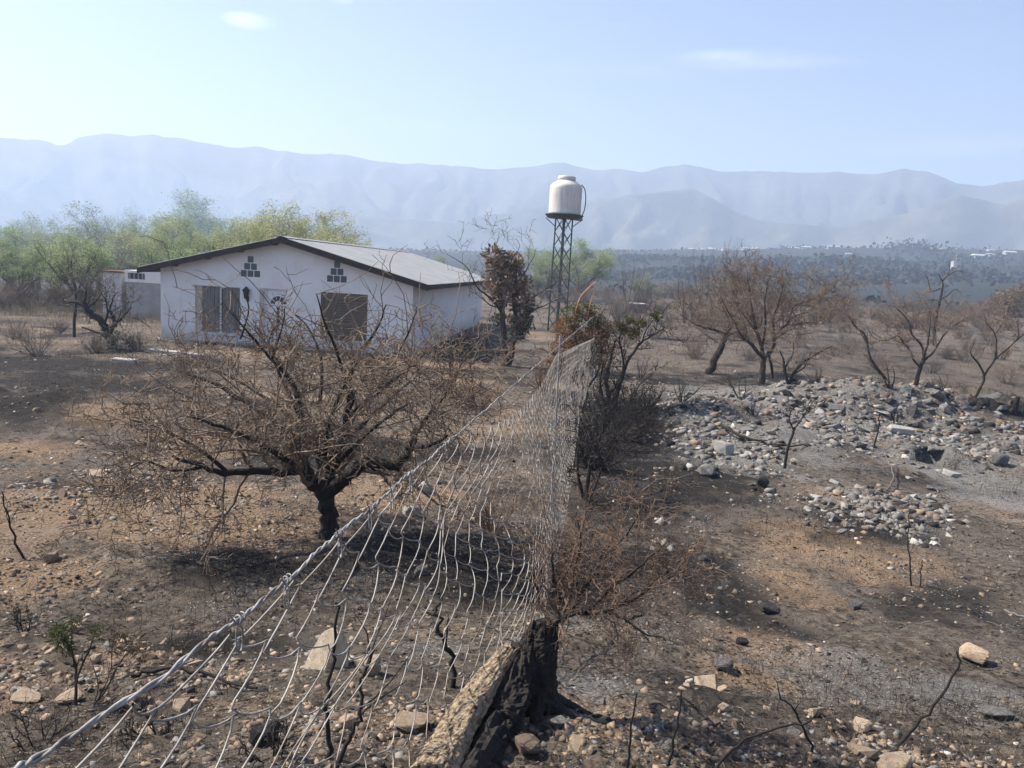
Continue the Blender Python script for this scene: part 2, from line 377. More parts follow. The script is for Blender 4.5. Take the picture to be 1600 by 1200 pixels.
def edge(mask, lo, hi, amp=.85):
    v = t.math('ADD', mask, t.math('MULTIPLY', t.math('SUBTRACT', nB, .5), amp * 1.4)); v = t.math('ADD', v, t.math('MULTIPLY', t.math('SUBTRACT', nC, .5), amp * 1.5))
    x = t.n('ShaderNodeMapRange'); x.inputs[1].default_value = lo; x.inputs[2].default_value = hi; t.l(v, x.inputs[0]); return x.outputs[0]
base = t.ramp(nB, [(.35, (.034, .029, .026)), (.5, (.128, .104, .085)), (.63, (.27, .222, .178))])
base = t.mix(t.math('MULTIPLY', t.ramp(nA, [(.42, (0, 0, 0)), (.58, (1, 1, 1))]), .6), base, t.ramp(nC, [(.36, (.07, .062, .055)), (.64, (.29, .25, .21))]))
col = t.mix(edge(sp.outputs[0], .25, .85), base, t.ramp(nC, [(.32, (.14, .092, .060)), (.5, (.30, .212, .142)), (.68, (.46, .345, .245))]))
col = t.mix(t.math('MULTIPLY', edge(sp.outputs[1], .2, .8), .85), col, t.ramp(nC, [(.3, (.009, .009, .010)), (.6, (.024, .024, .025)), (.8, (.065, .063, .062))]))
col = t.mix(t.math('MULTIPLY', edge(sp.outputs[2], .25, .95), .8), col, t.ramp(nC, [(.3, (.14, .138, .135)), (.55, (.26, .255, .245)), (.8, (.48, .47, .45))]))
# small flecks of white ash and of charcoal
vo = t.n('ShaderNodeTexVoronoi', feature='F1'); vo.inputs['Scale'].default_value = 34; t.l(c, vo.inputs['Vector'])
fleck = t.math('MULTIPLY', t.math('LESS_THAN', vo.outputs['Distance'], .22), t.math('GREATER_THAN', t.math('ADD', nA, t.math('MULTIPLY', sp.outputs[2], .35)), .62))
col = t.mix(t.math('MULTIPLY', fleck, .75), col, (.50, .49, .47))
vo2 = t.n('ShaderNodeTexVoronoi', feature='F1'); vo2.inputs['Scale'].default_value = 21; t.l(c, vo2.inputs['Vector'])
f2 = t.math('MULTIPLY', t.math('LESS_THAN', vo2.outputs['Distance'], .30), t.math('GREATER_THAN', t.noise(c, 2.3, 4), .49))
col = t.mix(t.math('MULTIPLY', f2, .8), col, (.018, .017, .017))
col = t.mix(1.0, col, t.ramp(nD, [(.34, (.38,) * 3), (.5, (1.0,) * 3), (.66, (1.7,) * 3)]), 'MULTIPLY')
# far valley side: dark scrub
ge = t.n('ShaderNodeNewGeometry'); ln = t.n('ShaderNodeVectorMath', operation='LENGTH'); t.l(ge.outputs['Position'], ln.inputs[0])
fr = t.n('ShaderNodeMapRange'); fr.inputs[1].default_value = 95; fr.inputs[2].default_value = 170; t.l(ln.outputs['Value'], fr.inputs[0])
scrub = t.ramp(t.noise(c, .035, 9, .75), [(.38, (.018, .021, .019)), (.58, (.028, .031, .027)), (.74, (.05, .05, .042))])
col = t.mix(fr.outputs[0], col, scrub)
bh = t.math('ADD', t.math('MULTIPLY', nC, .5), t.math('MULTIPLY', t.noise(c, 130, 4, .7), .35))
bh = t.math('ADD', bh, nB)
gmat = t.out(col, .95, bh, 1.0, .085, spec=.10)
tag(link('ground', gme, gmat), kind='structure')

# ------------------------------------------------------------------ mountains
RIDGE = [(-700, 250), (-300, 225), (-120, 205), (0, 213), (60, 216), (95, 225), (120, 214), (160, 205), (205, 211), (240, 208), (300, 217), (370, 228), (400, 227), (450, 236), (540, 240), (610, 253), (690, 255), (780, 263), (830, 257), (880, 252), (930, 264), (970, 262), (1005, 267), (1030, 260), (1070, 255), (1130, 265), (1190, 266), (1250, 268), (1310, 266), (1365, 269), (1410, 262), (1450, 266), (1495, 285), (1530, 288), (1570, 284), (1605, 277), (1750, 260), (2000, 290), (2400, 270)]
LOW = [(-700, 340), (-100, 300), (0, 308), (60, 322), (160, 345), (330, 345), (420, 330), (560, 335), (700, 345), (840, 322), (960, 305), (1080, 292), (1110, 305), (1150, 330), (1200, 345), (1300, 352), (1420, 330), (1500, 300), (1560, 318), (1620, 305), (2000, 330), (2400, 330)]
def azel(L):
    A = []
    for px, py in L:
        d = ray(px, py); A.append((math.atan2(d[0], d[1]), d[2] / math.hypot(d[0], d[1])))
    A.sort(); return np.array(A).T
ra, re_ = azel(RIDGE); la, le_ = azel(LOW)
def range_mesh(name, a_, e_, r0, r1, nA, nR, seed, rough):
    azm = np.linspace(-1.5, 1.5, nA); rr = np.linspace(0, 1, nR)
    A2, T2 = np.meshgrid(azm, rr)
    e = np.interp(A2, a_, e_) + .0016 * fbm(A2 * 60, A2 * 0, 3, seed)
    r = r0 + (r1 - r0) * T2
    prof = np.where(T2 < .8, (T2 / .8) ** 1.25, 1 - ((T2 - .8) / .2) ** 2 * .5)
    top = e * (r0 + .8 * (r1 - r0))
    warp = A2 + .05 * fbm(A2 * 9, T2 * 3, 3, seed + 9)
    sp_ = np.abs(noise2(warp * 26, T2 * 1.3, seed + 3)) + .5 * np.abs(noise2(warp * 61, T2 * 2.7, seed + 4)) + .25 * np.abs(noise2(warp * 140, T2 * 6, seed + 6))
    env = np.clip(4 * T2 * (.8 - T2) / .64, 0, 1) ** .6 * (T2 < .8)
    z = EYE + top * (prof - rough * env * (sp_ - .2)) - 8 * (1 - T2)
    V = np.stack([(r * np.sin(A2)).ravel(), (r * np.cos(A2)).ravel(), z.ravel()], 1)
    I = np.arange(nA * nR).reshape(nR, nA); a = I[:-1, :-1]
    Fq = np.stack([a, I[:-1, 1:], I[1:, 1:], I[1:, :-1]], -1).reshape(-1, 4)
    return npmesh(name, V, Fq, True)
t = NT('mountain_scrub'); c = t.n('ShaderNodeTexCoord').outputs['Object']
mc = t.ramp(t.noise(c, .012, 10, .7), [(.3, (.03, .04, .03)), (.5, (.075, .078, .055)), (.7, (.17, .15, .11))])
mmat = t.out(mc, .95, t.noise(c, .05, 8, .7), .8, 6)
tag(link('mountains', range_mesh('mountains', ra, re_, 1150, 1750, 520, 70, 3, .5), mmat), kind='structure')
tag(link('foothills', range_mesh('foothills', la, le_, 1090, 1290, 420, 44, 13, .45), mmat), kind='structure')

# ------------------------------------------------------------------ haze
bm = bmesh.new(); box(bm, -2600, 2600, -2600, 2600, -12, 270)
t = NT('haze'); pv = t.n('ShaderNodeVolumePrincipled'); pv.inputs['Color'].default_value = (*HAZE_COLOR, 1); pv.inputs['Density'].default_value = HAZE_DENSITY
pv.inputs['Density Attribute'].default_value = ''; pv.inputs['Anisotropy'].default_value = .25
t.l(pv.outputs[0], t.n('ShaderNodeOutputMaterial').inputs['Volume'])
tag(link('haze', bm_mesh('haze', bm), t.m), kind='stuff')

# ------------------------------------------------------------------ the white house
W, L, HW = 9.85, 20.0, 2.76
YAW = .085
t = NT('white_plaster'); c = t.n('ShaderNodeNewGeometry').outputs['Position']
col = t.ramp(t.noise(c, .8, 9, .7), [(.3, (.64, .625, .60)), (.5, (.76, .75, .735)), (.7, (.80, .79, .78))])
zs = t.n('ShaderNodeSeparateXYZ'); t.l(c, zs.inputs[0])
dirt = t.math('SUBTRACT', t.math('MULTIPLY', t.noise(c, 2.2, 6, .7), 1.5), t.math('MULTIPLY', zs.outputs[2], 1.1), True)   # splashed soil along the foot
col = t.mix(t.math('MULTIPLY', dirt, .8), col, (.33, .27, .22))
mp_ = t.n('ShaderNodeMapping'); mp_.inputs['Scale'].default_value = (3, 3, .25); t.l(c, mp_.inputs[0])
col = t.mix(t.ramp(t.noise(mp_.outputs[0], 1.2, 6, .7), [(.56, (0,) * 3), (.75, (.35,) * 3)]), col, (.42, .40, .38))      # rain streaks
wall_m = t.out(col, .9, t.noise(c, 30, 6, .7), .25, .01)
stain_m = wall_m
roof_m = mk('zinc_sheet', [(.36, (.235, .24, .24)), (.5, (.275, .28, .28)), (.64, (.31, .315, .312))], .9, .62, 60, .08, .01, metallic=.0, spec=.4, rand=.03, coord='World')
dark_wood = mk('dark_eave_board', [(.3, (.022, .018, .017)), (.6, (.045, .036, .033))], 4, .8, 30, .3, .01)
soffit_m = mk('red_brown_soffit', [(.3, (.085, .045, .035)), (.6, (.14, .075, .058))], 5, .85, 30, .3, .01)
gb_m = mk('glass_block', [(.3, (.03, .045, .055)), (.6, (.06, .085, .10))], 12, .15, 30, .1, .005, spec=.6)
shutter_m = mk('olive_shutter', [(.3, (.10, .082, .062)), (.6, (.16, .135, .105))], 3, .8, 40, .25, .01, stretch=(1, 1, 8))
frame_m = mk('white_frame', [(.4, (.62, .62, .61)), (.6, (.70, .70, .69))], 3, .6, 30, .05, .01)
glass_m = mk('dark_window_glass', [(.4, (.025, .028, .032)), (.6, (.045, .05, .055))], 2, .12, 30, 0, spec=.6)
curt_m = mk('grey_curtain', [(.35, (.10, .095, .09)), (.6, (.26, .25, .24))], 3.5, .9, 30, .3, .02, stretch=(6, 6, .3))
reveal_m = mk('beige_reveal', [(.4, (.40, .36, .32)), (.6, (.50, .46, .41))], 3, .9, 30, .1, .01)
door_m = mk('white_door', [(.4, (.68, .68, .69)), (.6, (.74, .74, .75))], 3, .55, 30, .05, .01)
black_m = mk('black_iron', [(.4, (.012, .012, .013)), (.6, (.03, .03, .03))], 8, .6, 30, .2, .01)
mid = np.array([-8.8, 30.0]); dx = np.array([math.cos(-YAW), math.sin(-YAW)])
o0 = mid - dx * W / 2
house = empty('white_house', (o0[0], o0[1], -.02), -YAW)
tag(house, 'white plastered single-storey house with low gabled zinc roof', 'house')
# front wall in cells round the openings (x0,x1,z0,z1)
OPEN = [(1.38, 3.16, .36, 2.16), (4.12, 5.02, .06, 2.2), (6.32, 8.14, .42, 2.2)]
rise = math.tan(.2511) * W / 2
xs = sorted({0, W, *[o[0] for o in OPEN], *[o[1] for o in OPEN]}); bm = bmesh.new()
for i in range(len(xs) - 1):
    op = [o for o in OPEN if o[0] == xs[i] and o[1] == xs[i + 1]]
    zz = [(-.5, HW)] if not op else [(-.5, op[0][2]), (op[0][3], HW)]
    for z0, z1 in zz: box(bm, xs[i], xs[i + 1], 0, .26, z0, z1)
v = [bm.verts.new(p) for p in ((0, 0, HW), (W, 0, HW), (W / 2, 0, HW + rise), (0, .26, HW), (W, .26, HW), (W / 2, .26, HW + rise))]
bm.faces.new((v[0], v[1], v[2])); bm.faces.new((v[3], v[5], v[4])); bm.faces.new((v[0], v[2], v[5], v[3])); bm.faces.new((v[1], v[4], v[5], v[2]))
link('front_wall', bm_mesh('front_wall', bm), wall_m, house)
sw = (14.3, 14.9, 1.75, 2.35)
boxes('side_wall', [(W - .25, W - .002, .262, sw[0], -.6, HW), (W - .25, W - .002, sw[0], sw[1], -.6, sw[2]), (W - .25, W - .002, sw[0], sw[1], sw[3], HW), (W - .25, W - .002, sw[1], L, -.6, HW)], wall_m, house)
boxes('side_wall', [(.002, .25, .262, L, -.6, HW)], wall_m, house)
bm = bmesh.new(); box(bm, .252, W - .252, L - .25, L - .003, -.6, HW); 
v = [bm.verts.new(p) for p in ((.25, L - .01, HW), (W - .25, L - .01, HW), (W / 2, L - .01, HW + rise - .06))]; bm.faces.new(v)
link('back_wall', bm_mesh('back_wall', bm), wall_m, house)
boxes('plinth', [(-.12, W + .12, -.14, -.002, -.4, .05)], mk('grey_concrete', [(.3, (.22, .215, .21)), (.6, (.36, .355, .34))], 3, .95, 40, .4, .02), house)
# window with curtains
def pbox(name, x0, x1, y0, y1, z0, z1, m, par, bev=0): return boxes(name, [(x0, x1, y0, y1, z0, z1)], m, par, bev)
x0, x1, z0, z1 = OPEN[0]
w1 = boxes('window', [(x0, x0 + .06, .14, .2, z0, z1), (x1 - .06, x1, .14, .2, z0, z1), (x0 + .06, x1 - .06, .14, .2, z1 - .07, z1), (x0 + .06, x1 - .06, .14, .2, z0, z0 + .07), (x0 + .92, x0 + .99, .13, .2, z0 + .07, z1 - .07)], frame_m, house)
w1['label'] = 'glazed window with grey curtains behind'
pbox('pane', x0 + .06, x0 + .92, .165, .172, z0 + .07, z1 - .07, glass_m, w1); pbox('pane', x0 + .99, x1 - .06, .165, .172, z0 + .07, z1 - .07, glass_m, w1)
bm = bmesh.new(); n = 60
vv = [[bm.verts.new((x0 + .02 + (x1 - x0 - .04) * i / n, .1 + .02 * math.sin(i * 1.3), z)) for z in (z0 + .05, z1 - .02)] for i in range(n + 1)]
for i in range(n):
    if not (30 < i < 36): bm.faces.new((vv[i][0], vv[i + 1][0], vv[i + 1][1], vv[i][1]))
link('curtain', bm_mesh('curtain', bm), curt_m, w1)
pbox('side_panel', x0 + .002, x0 + .26, .05, .125, z0, z1 - .002, reveal_m, w1); pbox('window_sill', x0 - .06, x1 + .06, -.07, .13, z0 - .05, z0 - .002, frame_m, w1)
# window with closed shutter, slat by slat
x0, x1, z0, z1 = OPEN[2]
w2 = boxes('window', [(x0, x0 + .07, .06, .2, z0, z1), (x1 - .07, x1, .06, .2, z0, z1), (x0 + .07, x1 - .07, .06, .2, z1 - .2, z1)], shutter_m, house); w2['label'] = 'window closed by an olive brown roller shutter'
me = None; n = 16; hh = (z1 - .2 - z0) / n
for i in range(n):
    if me is None:
        s_ = boxes('slat', [(x0 + .07, x1 - .07, .1, .125, z0 + .006, z0 + hh - .006)], shutter_m, w2, .006); me = s_.data
    else:
        s_ = link('slat', me, None, w2); s_.location.z = hh * i
pbox('backing', x0, x1, .15, .16, z0, z1, dark_wood, w2); pbox('window_sill', x0 - .06, x1 + .06, -.07, .055, z0 - .05, z0 - .002, frame_m, w2)
# door with fan light and a column of small panes
x0, x1, z0, z1 = OPEN[1]
dr = boxes('door', [(x0 + .06, x1 - .06, .12, .17, z0, z1 - .06)], door_m, house)
boxes('door_frame', [(x0, x0 + .058, .08, .2, z0, z1), (x1 - .058, x1, .08, .2, z0, z1), (x0 + .058, x1 - .058, .08, .2, z1 - .058, z1)], frame_m, dr)
pbox('side_panel', x0 - .17, x0 - .002, -.03, .08, z0, z1, reveal_m, dr)
cx = (x0 + x1) / 2 + .06; cz = 1.62
for k in range(5):
    a0, a1 = math.pi * (k + .1) / 5, math.pi * (k + .9) / 5; bm = bmesh.new(); ring = []
    for rr in (.13, .31):
        ring.append([[bm.verts.new((cx + rr * math.cos(a0 + (a1 - a0) * i / 4), y, cz + rr * math.sin(a0 + (a1 - a0) * i / 4))) for i in range(5)] for y in (.113, .121)])
    for i in range(4): bm.faces.new((ring[0][0][i], ring[1][0][i], ring[1][0][i + 1], ring[0][0][i + 1]))
    link('pane', bm_mesh('fan_pane', bm), glass_m, dr)
pm = None
for k in range(6):
    if pm is None: pm = boxes('pane', [(cx - .055, cx + .055, .112, .121, .62, .75)], glass_m, dr).data
    else: link('pane', pm, None, dr).location.z = .155 * k
boxes('door_handle', [(x1 - .17, x1 - .13, .07, .12, 1.0, 1.16)], black_m, dr, .01)
boxes('step', [(x0 - .3, x1 + .3, -.75, -.142, -.3, -.04)], MATS['grey_concrete'], house, .01)
# glass blocks in two stepped pyramids
bme = None
for cx in (3.57, 6.93):
    for row in range(3):
        for k in range(3 - row):
            x = cx + (k - (2 - row) / 2) * .262; z = 2.6 + row * .268
            if z > HW + (min(x, W - x)) * math.tan(.2511) - .2: continue
            if bme is None:
                gb = boxes('glass_block', [(-.115, .115, -.012, .05, 0, .24)], gb_m, house, .012); bme = gb.data
            else: gb = link('glass_block', bme, None, house)
            gb.location = (x, 0, z)
# lantern, side window
lan = empty('wall_lantern', (3.48, -.16, 1.72)); lan.parent = house
bm = bmesh.new(); bmesh.ops.create_cone(bm, cap_ends=True, segments=6, radius1=.07, radius2=.12, depth=.3, matrix=Matrix.Translation((0, 0, .2)))
link('lantern_body', bm_mesh('lantern_body', bm), black_m, lan)
bm = bmesh.new(); bmesh.ops.create_cone(bm, cap_ends=True, segments=6, radius1=.17, radius2=.02, depth=.16, matrix=Matrix.Translation((0, 0, .43)))
link('lantern_cap', bm_mesh('lantern_cap', bm), black_m, lan)
boxes('bracket', [(-.02, .02, 0, .158, .02, .06), (-.05, .05, .13, .158, -.06, .14)], black_m, lan)
w3 = boxes('window', [(W - .1, W - .06, sw[0], sw[0] + .05, sw[2], sw[3]), (W - .1, W - .06, sw[1] - .05, sw[1], sw[2], sw[3]), (W - .1, W - .06, sw[0] + .05, sw[1] - .05, sw[3] - .05, sw[3])], frame_m, house); w3['label'] = 'small narrow window high in the side wall'
boxes('pane', [(W - .085, W - .08, sw[0] + .05, sw[1] - .05, sw[2], sw[3] - .05)], glass_m, w3)
# roof: corrugated sheets, ridge cap, barge boards, soffit, purlins
OV, OF, OB = .66, .45, .45; tn = math.tan(.2511); run = W / 2 + OV; ns = 19; sw_ = (L + OF + OB) / ns
def sheet(sgn):
    bm = bmesh.new(); nu = 22; R2 = []
    for dz in (0, -.005):
        rows = []
        for k in range(2):
            u = run * k; rows.append([bm.verts.new((W / 2 + sgn * u, i * sw_ * .995 / nu, HW + rise + .13 - u * tn + dz + (.014 if i % 11 in (1, 2) else 0))) for i in range(nu + 1)])
        R2.append(rows)
    for q, rows in enumerate(R2):
        for i in range(nu):
            f = (rows[0][i], rows[0][i + 1], rows[1][i + 1], rows[1][i]); bm.faces.new(f if (q == 0) == (sgn < 0) else f[::-1])
    a, b = R2
    for i in range(nu): bm.faces.new((a[1][i], a[1][i + 1], b[1][i + 1], b[1][i]))
    return bm_mesh('roof_sheet', bm)
roof = empty('roof', (0, 0, 0)); roof.parent = house
for sgn in (1, -1):
    me = sheet(sgn); me.materials.append(roof_m)
    for i in range(ns):
        o = link('roof_sheet', me, None, roof); o.location = (0, -OF + i * sw_, 0)
bm = bmesh.new()
prof = [(-.22, -.22 * tn), (0, .0), (.22, -.22 * tn)]
rw = [[bm.verts.new((W / 2 + x, y, HW + rise + .165 + z)) for x, z in prof] for y in (-OF - .03, L + OB)]
for i in range(2): bm.faces.new((rw[0][i], rw[0][i + 1], rw[1][i + 1], rw[1][i]))
link('ridge_cap', bm_mesh('ridge_cap', bm), roof_m, roof)
def sloped(name, u0, u1, y0, y1, zt, zb, sgn, m, par):
    bm = bmesh.new(); v = []
    for y in (y0, y1):
        for u, off in ((u0, zt), (u1, zt), (u1, zb), (u0, zb)): v.append(bm.verts.new((W / 2 + sgn * u, y, HW + rise - u * tn + off)))
    for f in ((0, 1, 2, 3), (7, 6, 5, 4), (0, 4, 5, 1), (1, 5, 6, 2), (2, 6, 7, 3), (3, 7, 4, 0)): bm.faces.new([v[i] for i in f])
    bmesh.ops.recalc_face_normals(bm, faces=bm.faces[:])
    return link(name, bm_mesh(name, bm), m, par)
for sgn in (1, -1):
    sloped('barge_board', 0.001, run + .01, -OF - .035, -OF - .005, .105, -.10, sgn, dark_wood, roof)
    sloped('soffit', .002, run, -OF, L + OB, .10, .06, sgn, soffit_m, roof)
    for u in (.3, 1.6, 2.9, 4.2, 5.3): sloped('purlin', u, u + .09, -OF + .03, .0 if u < 4.9 else L, .058, -.10, sgn, soffit_m if u > .5 else dark_wood, roof)
boxes('gutter_board', [(W / 2 + run, W / 2 + run + .03, -OF, L + OB, HW + rise - run * tn - .06, HW + rise - run * tn + .1)], dark_wood, roof)
boxes('gutter_board', [(W / 2 - run - .03, W / 2 - run, -OF, L + OB, HW + rise - run * tn - .06, HW + rise - run * tn + .1)], dark_wood, roof)

# ------------------------------------------------------------------ low outbuilding behind the house
grey_m = mk('grey_render', [(.3, (.22, .22, .225)), (.6, (.32, .32, .325))], 2, .95, 40, .3, .01)
p = P(156, 490, 39.0); ob = empty('outbuilding', (p[0], p[1], zg(p[0], p[1]) - .1), -.03)
tag(ob, 'low grey outbuilding with white upper band behind the left end of the house', 'shed')
boxes('wall', [(1.35, 3.2, 0, 3, 0, 1.85)], grey_m, ob)
boxes('wall', [(0, .95, .3, 3.2, 0, 2.25)], mk('pale_wall', [(.4, (.44, .43, .42)), (.6, (.54, .53, .52))], 2, .95, 40, .2, .01), ob)
boxes('upper_band', [(1.3, 3.25, -.05, 3.05, 1.852, 2.0), (1.3, 1.45, -.05, 3.05, 2.0, 2.3), (2.3, 3.25, -.05, 3.05, 2.0, 2.3), (1.28, 3.27, -.08, 3.08, 2.3, 2.42)], frame_m, ob)
wd = boxes('window', [(1.45, 2.3, .05, .07, 2.0, 2.3)], glass_m, ob)
for k in range(4): boxes('slat', [(1.5 + .21 * k, 1.56 + .21 * k, .0, .045, 2.0, 2.3)], grey_m, wd)
boxes('roof', [(-.1, 1.1, .2, 3.3, 2.252, 2.33)], soffit_m, ob)

# ------------------------------------------------------------------ lattice tower and tank
TZ = 46.0; b = P(871, 500, TZ); tx, ty = b[0], b[1]; tz = zg(tx, ty); sc_ = TZ / F
topz = P(884, 341, TZ)[2]; steel = mk('dark_green_steel', [(.3, (.02, .035, .032)), (.6, (.045, .065, .06))], 5, .5, 40, .1, .01, metallic=.3, spec=.4)
tw = empty('lattice_tower', (tx, ty, tz), .65); tag(tw, 'slim dark steel lattice tower carrying a white water tank', 'water tower')
H = topz - tz; b0, b1 = .37, .34
cor = [(-1, -1), (1, -1), (1, 1), (-1, 1)]
for sx, sy in cor: link('leg', tubes([([(sx * b0, sy * b0, -.2), (sx * b1, sy * b1, H - .08)], [.05, .045], 6)]), steel, tw)
nb = 8
for k in range(nb):
    z0, z1 = H * k / nb, H * (k + 1) / nb - .02
    for i in range(4):
        a, c2 = cor[i], cor[(i + 1) % 4]; w0 = b0 + (b1 - b0) * k / nb; w1_ = b0 + (b1 - b0) * (k + 1) / nb
        link('brace', tubes([([(a[0] * w0, a[1] * w0, z0), (c2[0] * w1_, c2[1] * w1_, z1)], [.024, .024], 4)]), steel, tw)
        link('brace', tubes([([(c2[0] * w0, c2[1] * w0, z0), (a[0] * w1_, a[1] * w1_, z1)], [.024, .024], 4)]), steel, tw)
bm = bmesh.new(); bmesh.ops.create_cone(bm, cap_ends=True, segments=28, radius1=.95, radius2=1.12, depth=.2, matrix=Matrix.Translation((0, 0, H + .02)))
link('platform', bm_mesh('platform', bm), steel, tw)
for sx, sy in cor: link('strut', tubes([([(sx * b1, sy * b1, H - .55), (sx * .75, sy * .75, H - .08)], [.025, .025], 4)]), steel, tw)
boxes('bracket', [(.85, 1.22, -.18, .18, H - .11, H - .05)], steel, tw)
def lathe(prof, n=40):
    bm = bmesh.new(); rings = [[bm.verts.new((r * math.cos(2 * math.pi * i / n), r * math.sin(2 * math.pi * i / n), z)) for i in range(n)] for r, z in prof]
    for a, b in zip(rings[:-1], rings[1:]):
        for i in range(n): bm.faces.new((a[i], a[(i + 1) % n], b[(i + 1) % n], b[i]))
    bm.faces.new(rings[-1]); bm.faces.new(rings[0][::-1]); return bm
tank_m = mk('white_tank_plastic', [(.36, (.52, .49, .42)), (.5, (.62, .595, .53)), (.64, (.67, .65, .59))], 3, .5, 30, .05, .01, spec=.4, stretch=(3, 3, .4))
tk = empty('water_tank', (tx, ty, topz + .122)); tag(tk, 'white plastic water tank with short neck on the lattice tower', 'water tank')
RT = 49.5 / 2 * sc_
Q = [(RT * .96, 0), (RT, .08), (RT, .1), (RT * .985, .9), (RT * 1.0, 1.0), (RT * 1.0, 1.42), (RT * 1.0, 1.56), (RT * .9, 1.69), (RT * .62, 1.87), (RT * .52, 1.92)]
link('tank_body', bm_mesh('tank_body', lathe(Q), True), tank_m, tk)
link('lid', bm_mesh('lid', lathe([(RT * .52, 1.922), (RT * .56, 1.95), (RT * .55, 2.1), (RT * .5, 2.15), (RT * .1, 2.18)]), True), mk('grey_white_lid', [(.4, (.5, .5, .48)), (.6, (.58, .58, .56))], 2, .5, 30, .05), tk)
link('hose', tubes([(*resample([(RT * .92, -.1, 1.72), (RT + .12, -.1, 1.5), (RT + .22, -.1, 1.0), (RT + .2, -.1, .4), (RT + .08, -.1, 0), (RT + .1, -.1, -.3)], [.028, .028], 14, random.Random(1), 0), 6)]), black_m, tk)

# ------------------------------------------------------------------ fence
zf = lambda px: F * .80 / (975 - px)
TOP = [P(-260, 1440, .66), P(-120, 1322, .73), P(50, 1182, 1.07), P(250, 1062, 1.36), P(395, 950, 1.70), P(575, 796, 2.46), P(700, 691, 3.58), P(790, 613, 5.3), P(868, 545, 9.2), P(928, 494, 19.5)]
BOT = [P(-260, 1440, .66) + np.array([.03, .03, -1.25]), P(-120, 1322, .73) + np.array([.03, .03, -1.2]), P(50, 1182, 1.07) + np.array([.03, .05, -1.2]), P(430, 1600, 1.9), P(590, 1360, 2.5), P(690, 1205, 3.2), P(770, 1085, 4.2), P(850, 960, 6.0), P(886, 800, 9.6), P(906, 650, 15.0), P(936, 548, 23.0)]
def curve(Pts, key):
    A = np.array(Pts); d = A @ _F; return A, d
TA, TD = curve(TOP, 0); BA, BD = curve(BOT, 0)
def at(A, D, d): return np.array([np.interp(d, D, A[:, i]) for i in range(3)])
fen = empty('chain_link_fence', (TOP[5][0], TOP[5][1], zg(TOP[5][0], TOP[5][1]))); tag(fen, 'rusty grey chain-link fence sagging from a twisted wire into the distance', 'fence')
fo = np.array(fen.location)
# two strands twisted together as the carrying wire
s_ = np.concatenate([[0], np.cumsum(np.linalg.norm(np.diff(TA, axis=0), axis=1))])
tt = np.concatenate([np.arange(0, 3.2, .012), np.arange(3.2, s_[-1], .06)])
C0 = np.array([[np.interp(x, s_, TA[:, i]) for i in range(3)] for x in tt])
C0 += np.stack([np.zeros(len(tt)), np.zeros(len(tt)), .004 * np.sin(tt * 9) + .003 * np.sin(tt * 23)], 1)
dirw = vn(TOP[5] - TOP[2]); sd = np.cross(dirw, (0, 0, 1.)); sd /= np.linalg.norm(sd); upw = np.cross(sd, dirw)
for k in range(2):
    ph = tt * 2 * np.pi / .12 + k * np.pi + 1.3 * np.sin(tt * 5.3) + .8 * np.sin(tt * 13.1)
    pts = C0 + (.0027 + .0012 * np.sin(tt * 17 + k * 2))[:, None] * (np.cos(ph)[:, None] * sd + np.sin(ph)[:, None] * upw)
    link('carrying_wire', tubes([(pts, np.full(len(pts), .0031), 6)], fo), WIRE, fen)
# zigzag mesh wires hooked into one another
pitch = .16; path = []
dd = np.concatenate([np.linspace(TD[0], 24, 4000)]); Tm = np.array([at(TA, TD, min(x, 19.5)) for x in dd])
far_t = np.array([at(TA, TD, 19.5)]); ext = P(938, 520, 23.0)
for i, x in enumerate(dd):
    if x > 9.2:
        f = min((x - 9.2) / 13.8, 1); Tm[i] = np.array(P(868, 548, 9.2)) * (1 - f) + np.array(ext) * f
sl_ = np.concatenate([[0], np.cumsum(np.linalg.norm(np.diff(Tm, axis=0), axis=1))])
S0S = []; q_ = 0.0
while q_ < sl_[-1]: S0S.append((q_, .16 if q_ < 4.5 else .105)); q_ += S0S[-1][1]
nw = len(S0S); RF = random.Random(5)
def fence_pt(s, v):
    """s along the top edge, v metres down the mesh"""
    d = float(np.interp(s, sl_, dd)); T = np.array([np.interp(s, sl_, Tm[:, i]) for i in range(3)])
    drop = .012 + .22 * float(smooth(2.5, 6.0, d)) * (1 - .75 * float(smooth(7, 9.2, d)))
    B = at(BA, BD, d); T = T - np.array([0, 0, drop])
    Lm = np.linalg.norm(B - T) * (1.0 if s < 4 else 1.4); f = v / max(Lm, .1)
    if s > 4: f = 1 - max(0, 1 - f) ** 1.5                # the foot of the mesh is bunched up
    X = T + (B - T) * f
    bul = math.sin(min(f, 1) * math.pi) * (.05 + .05 * math.sin(s * .8)) + .24 * float(noise2(np.array(s * 1.1), np.array(f * 3.0), 19)) * math.sin(min(f, 1) * math.pi)
    X = X + np.array([-1., 0, 0]) * bul
    return X, Lm
mp2 = {}
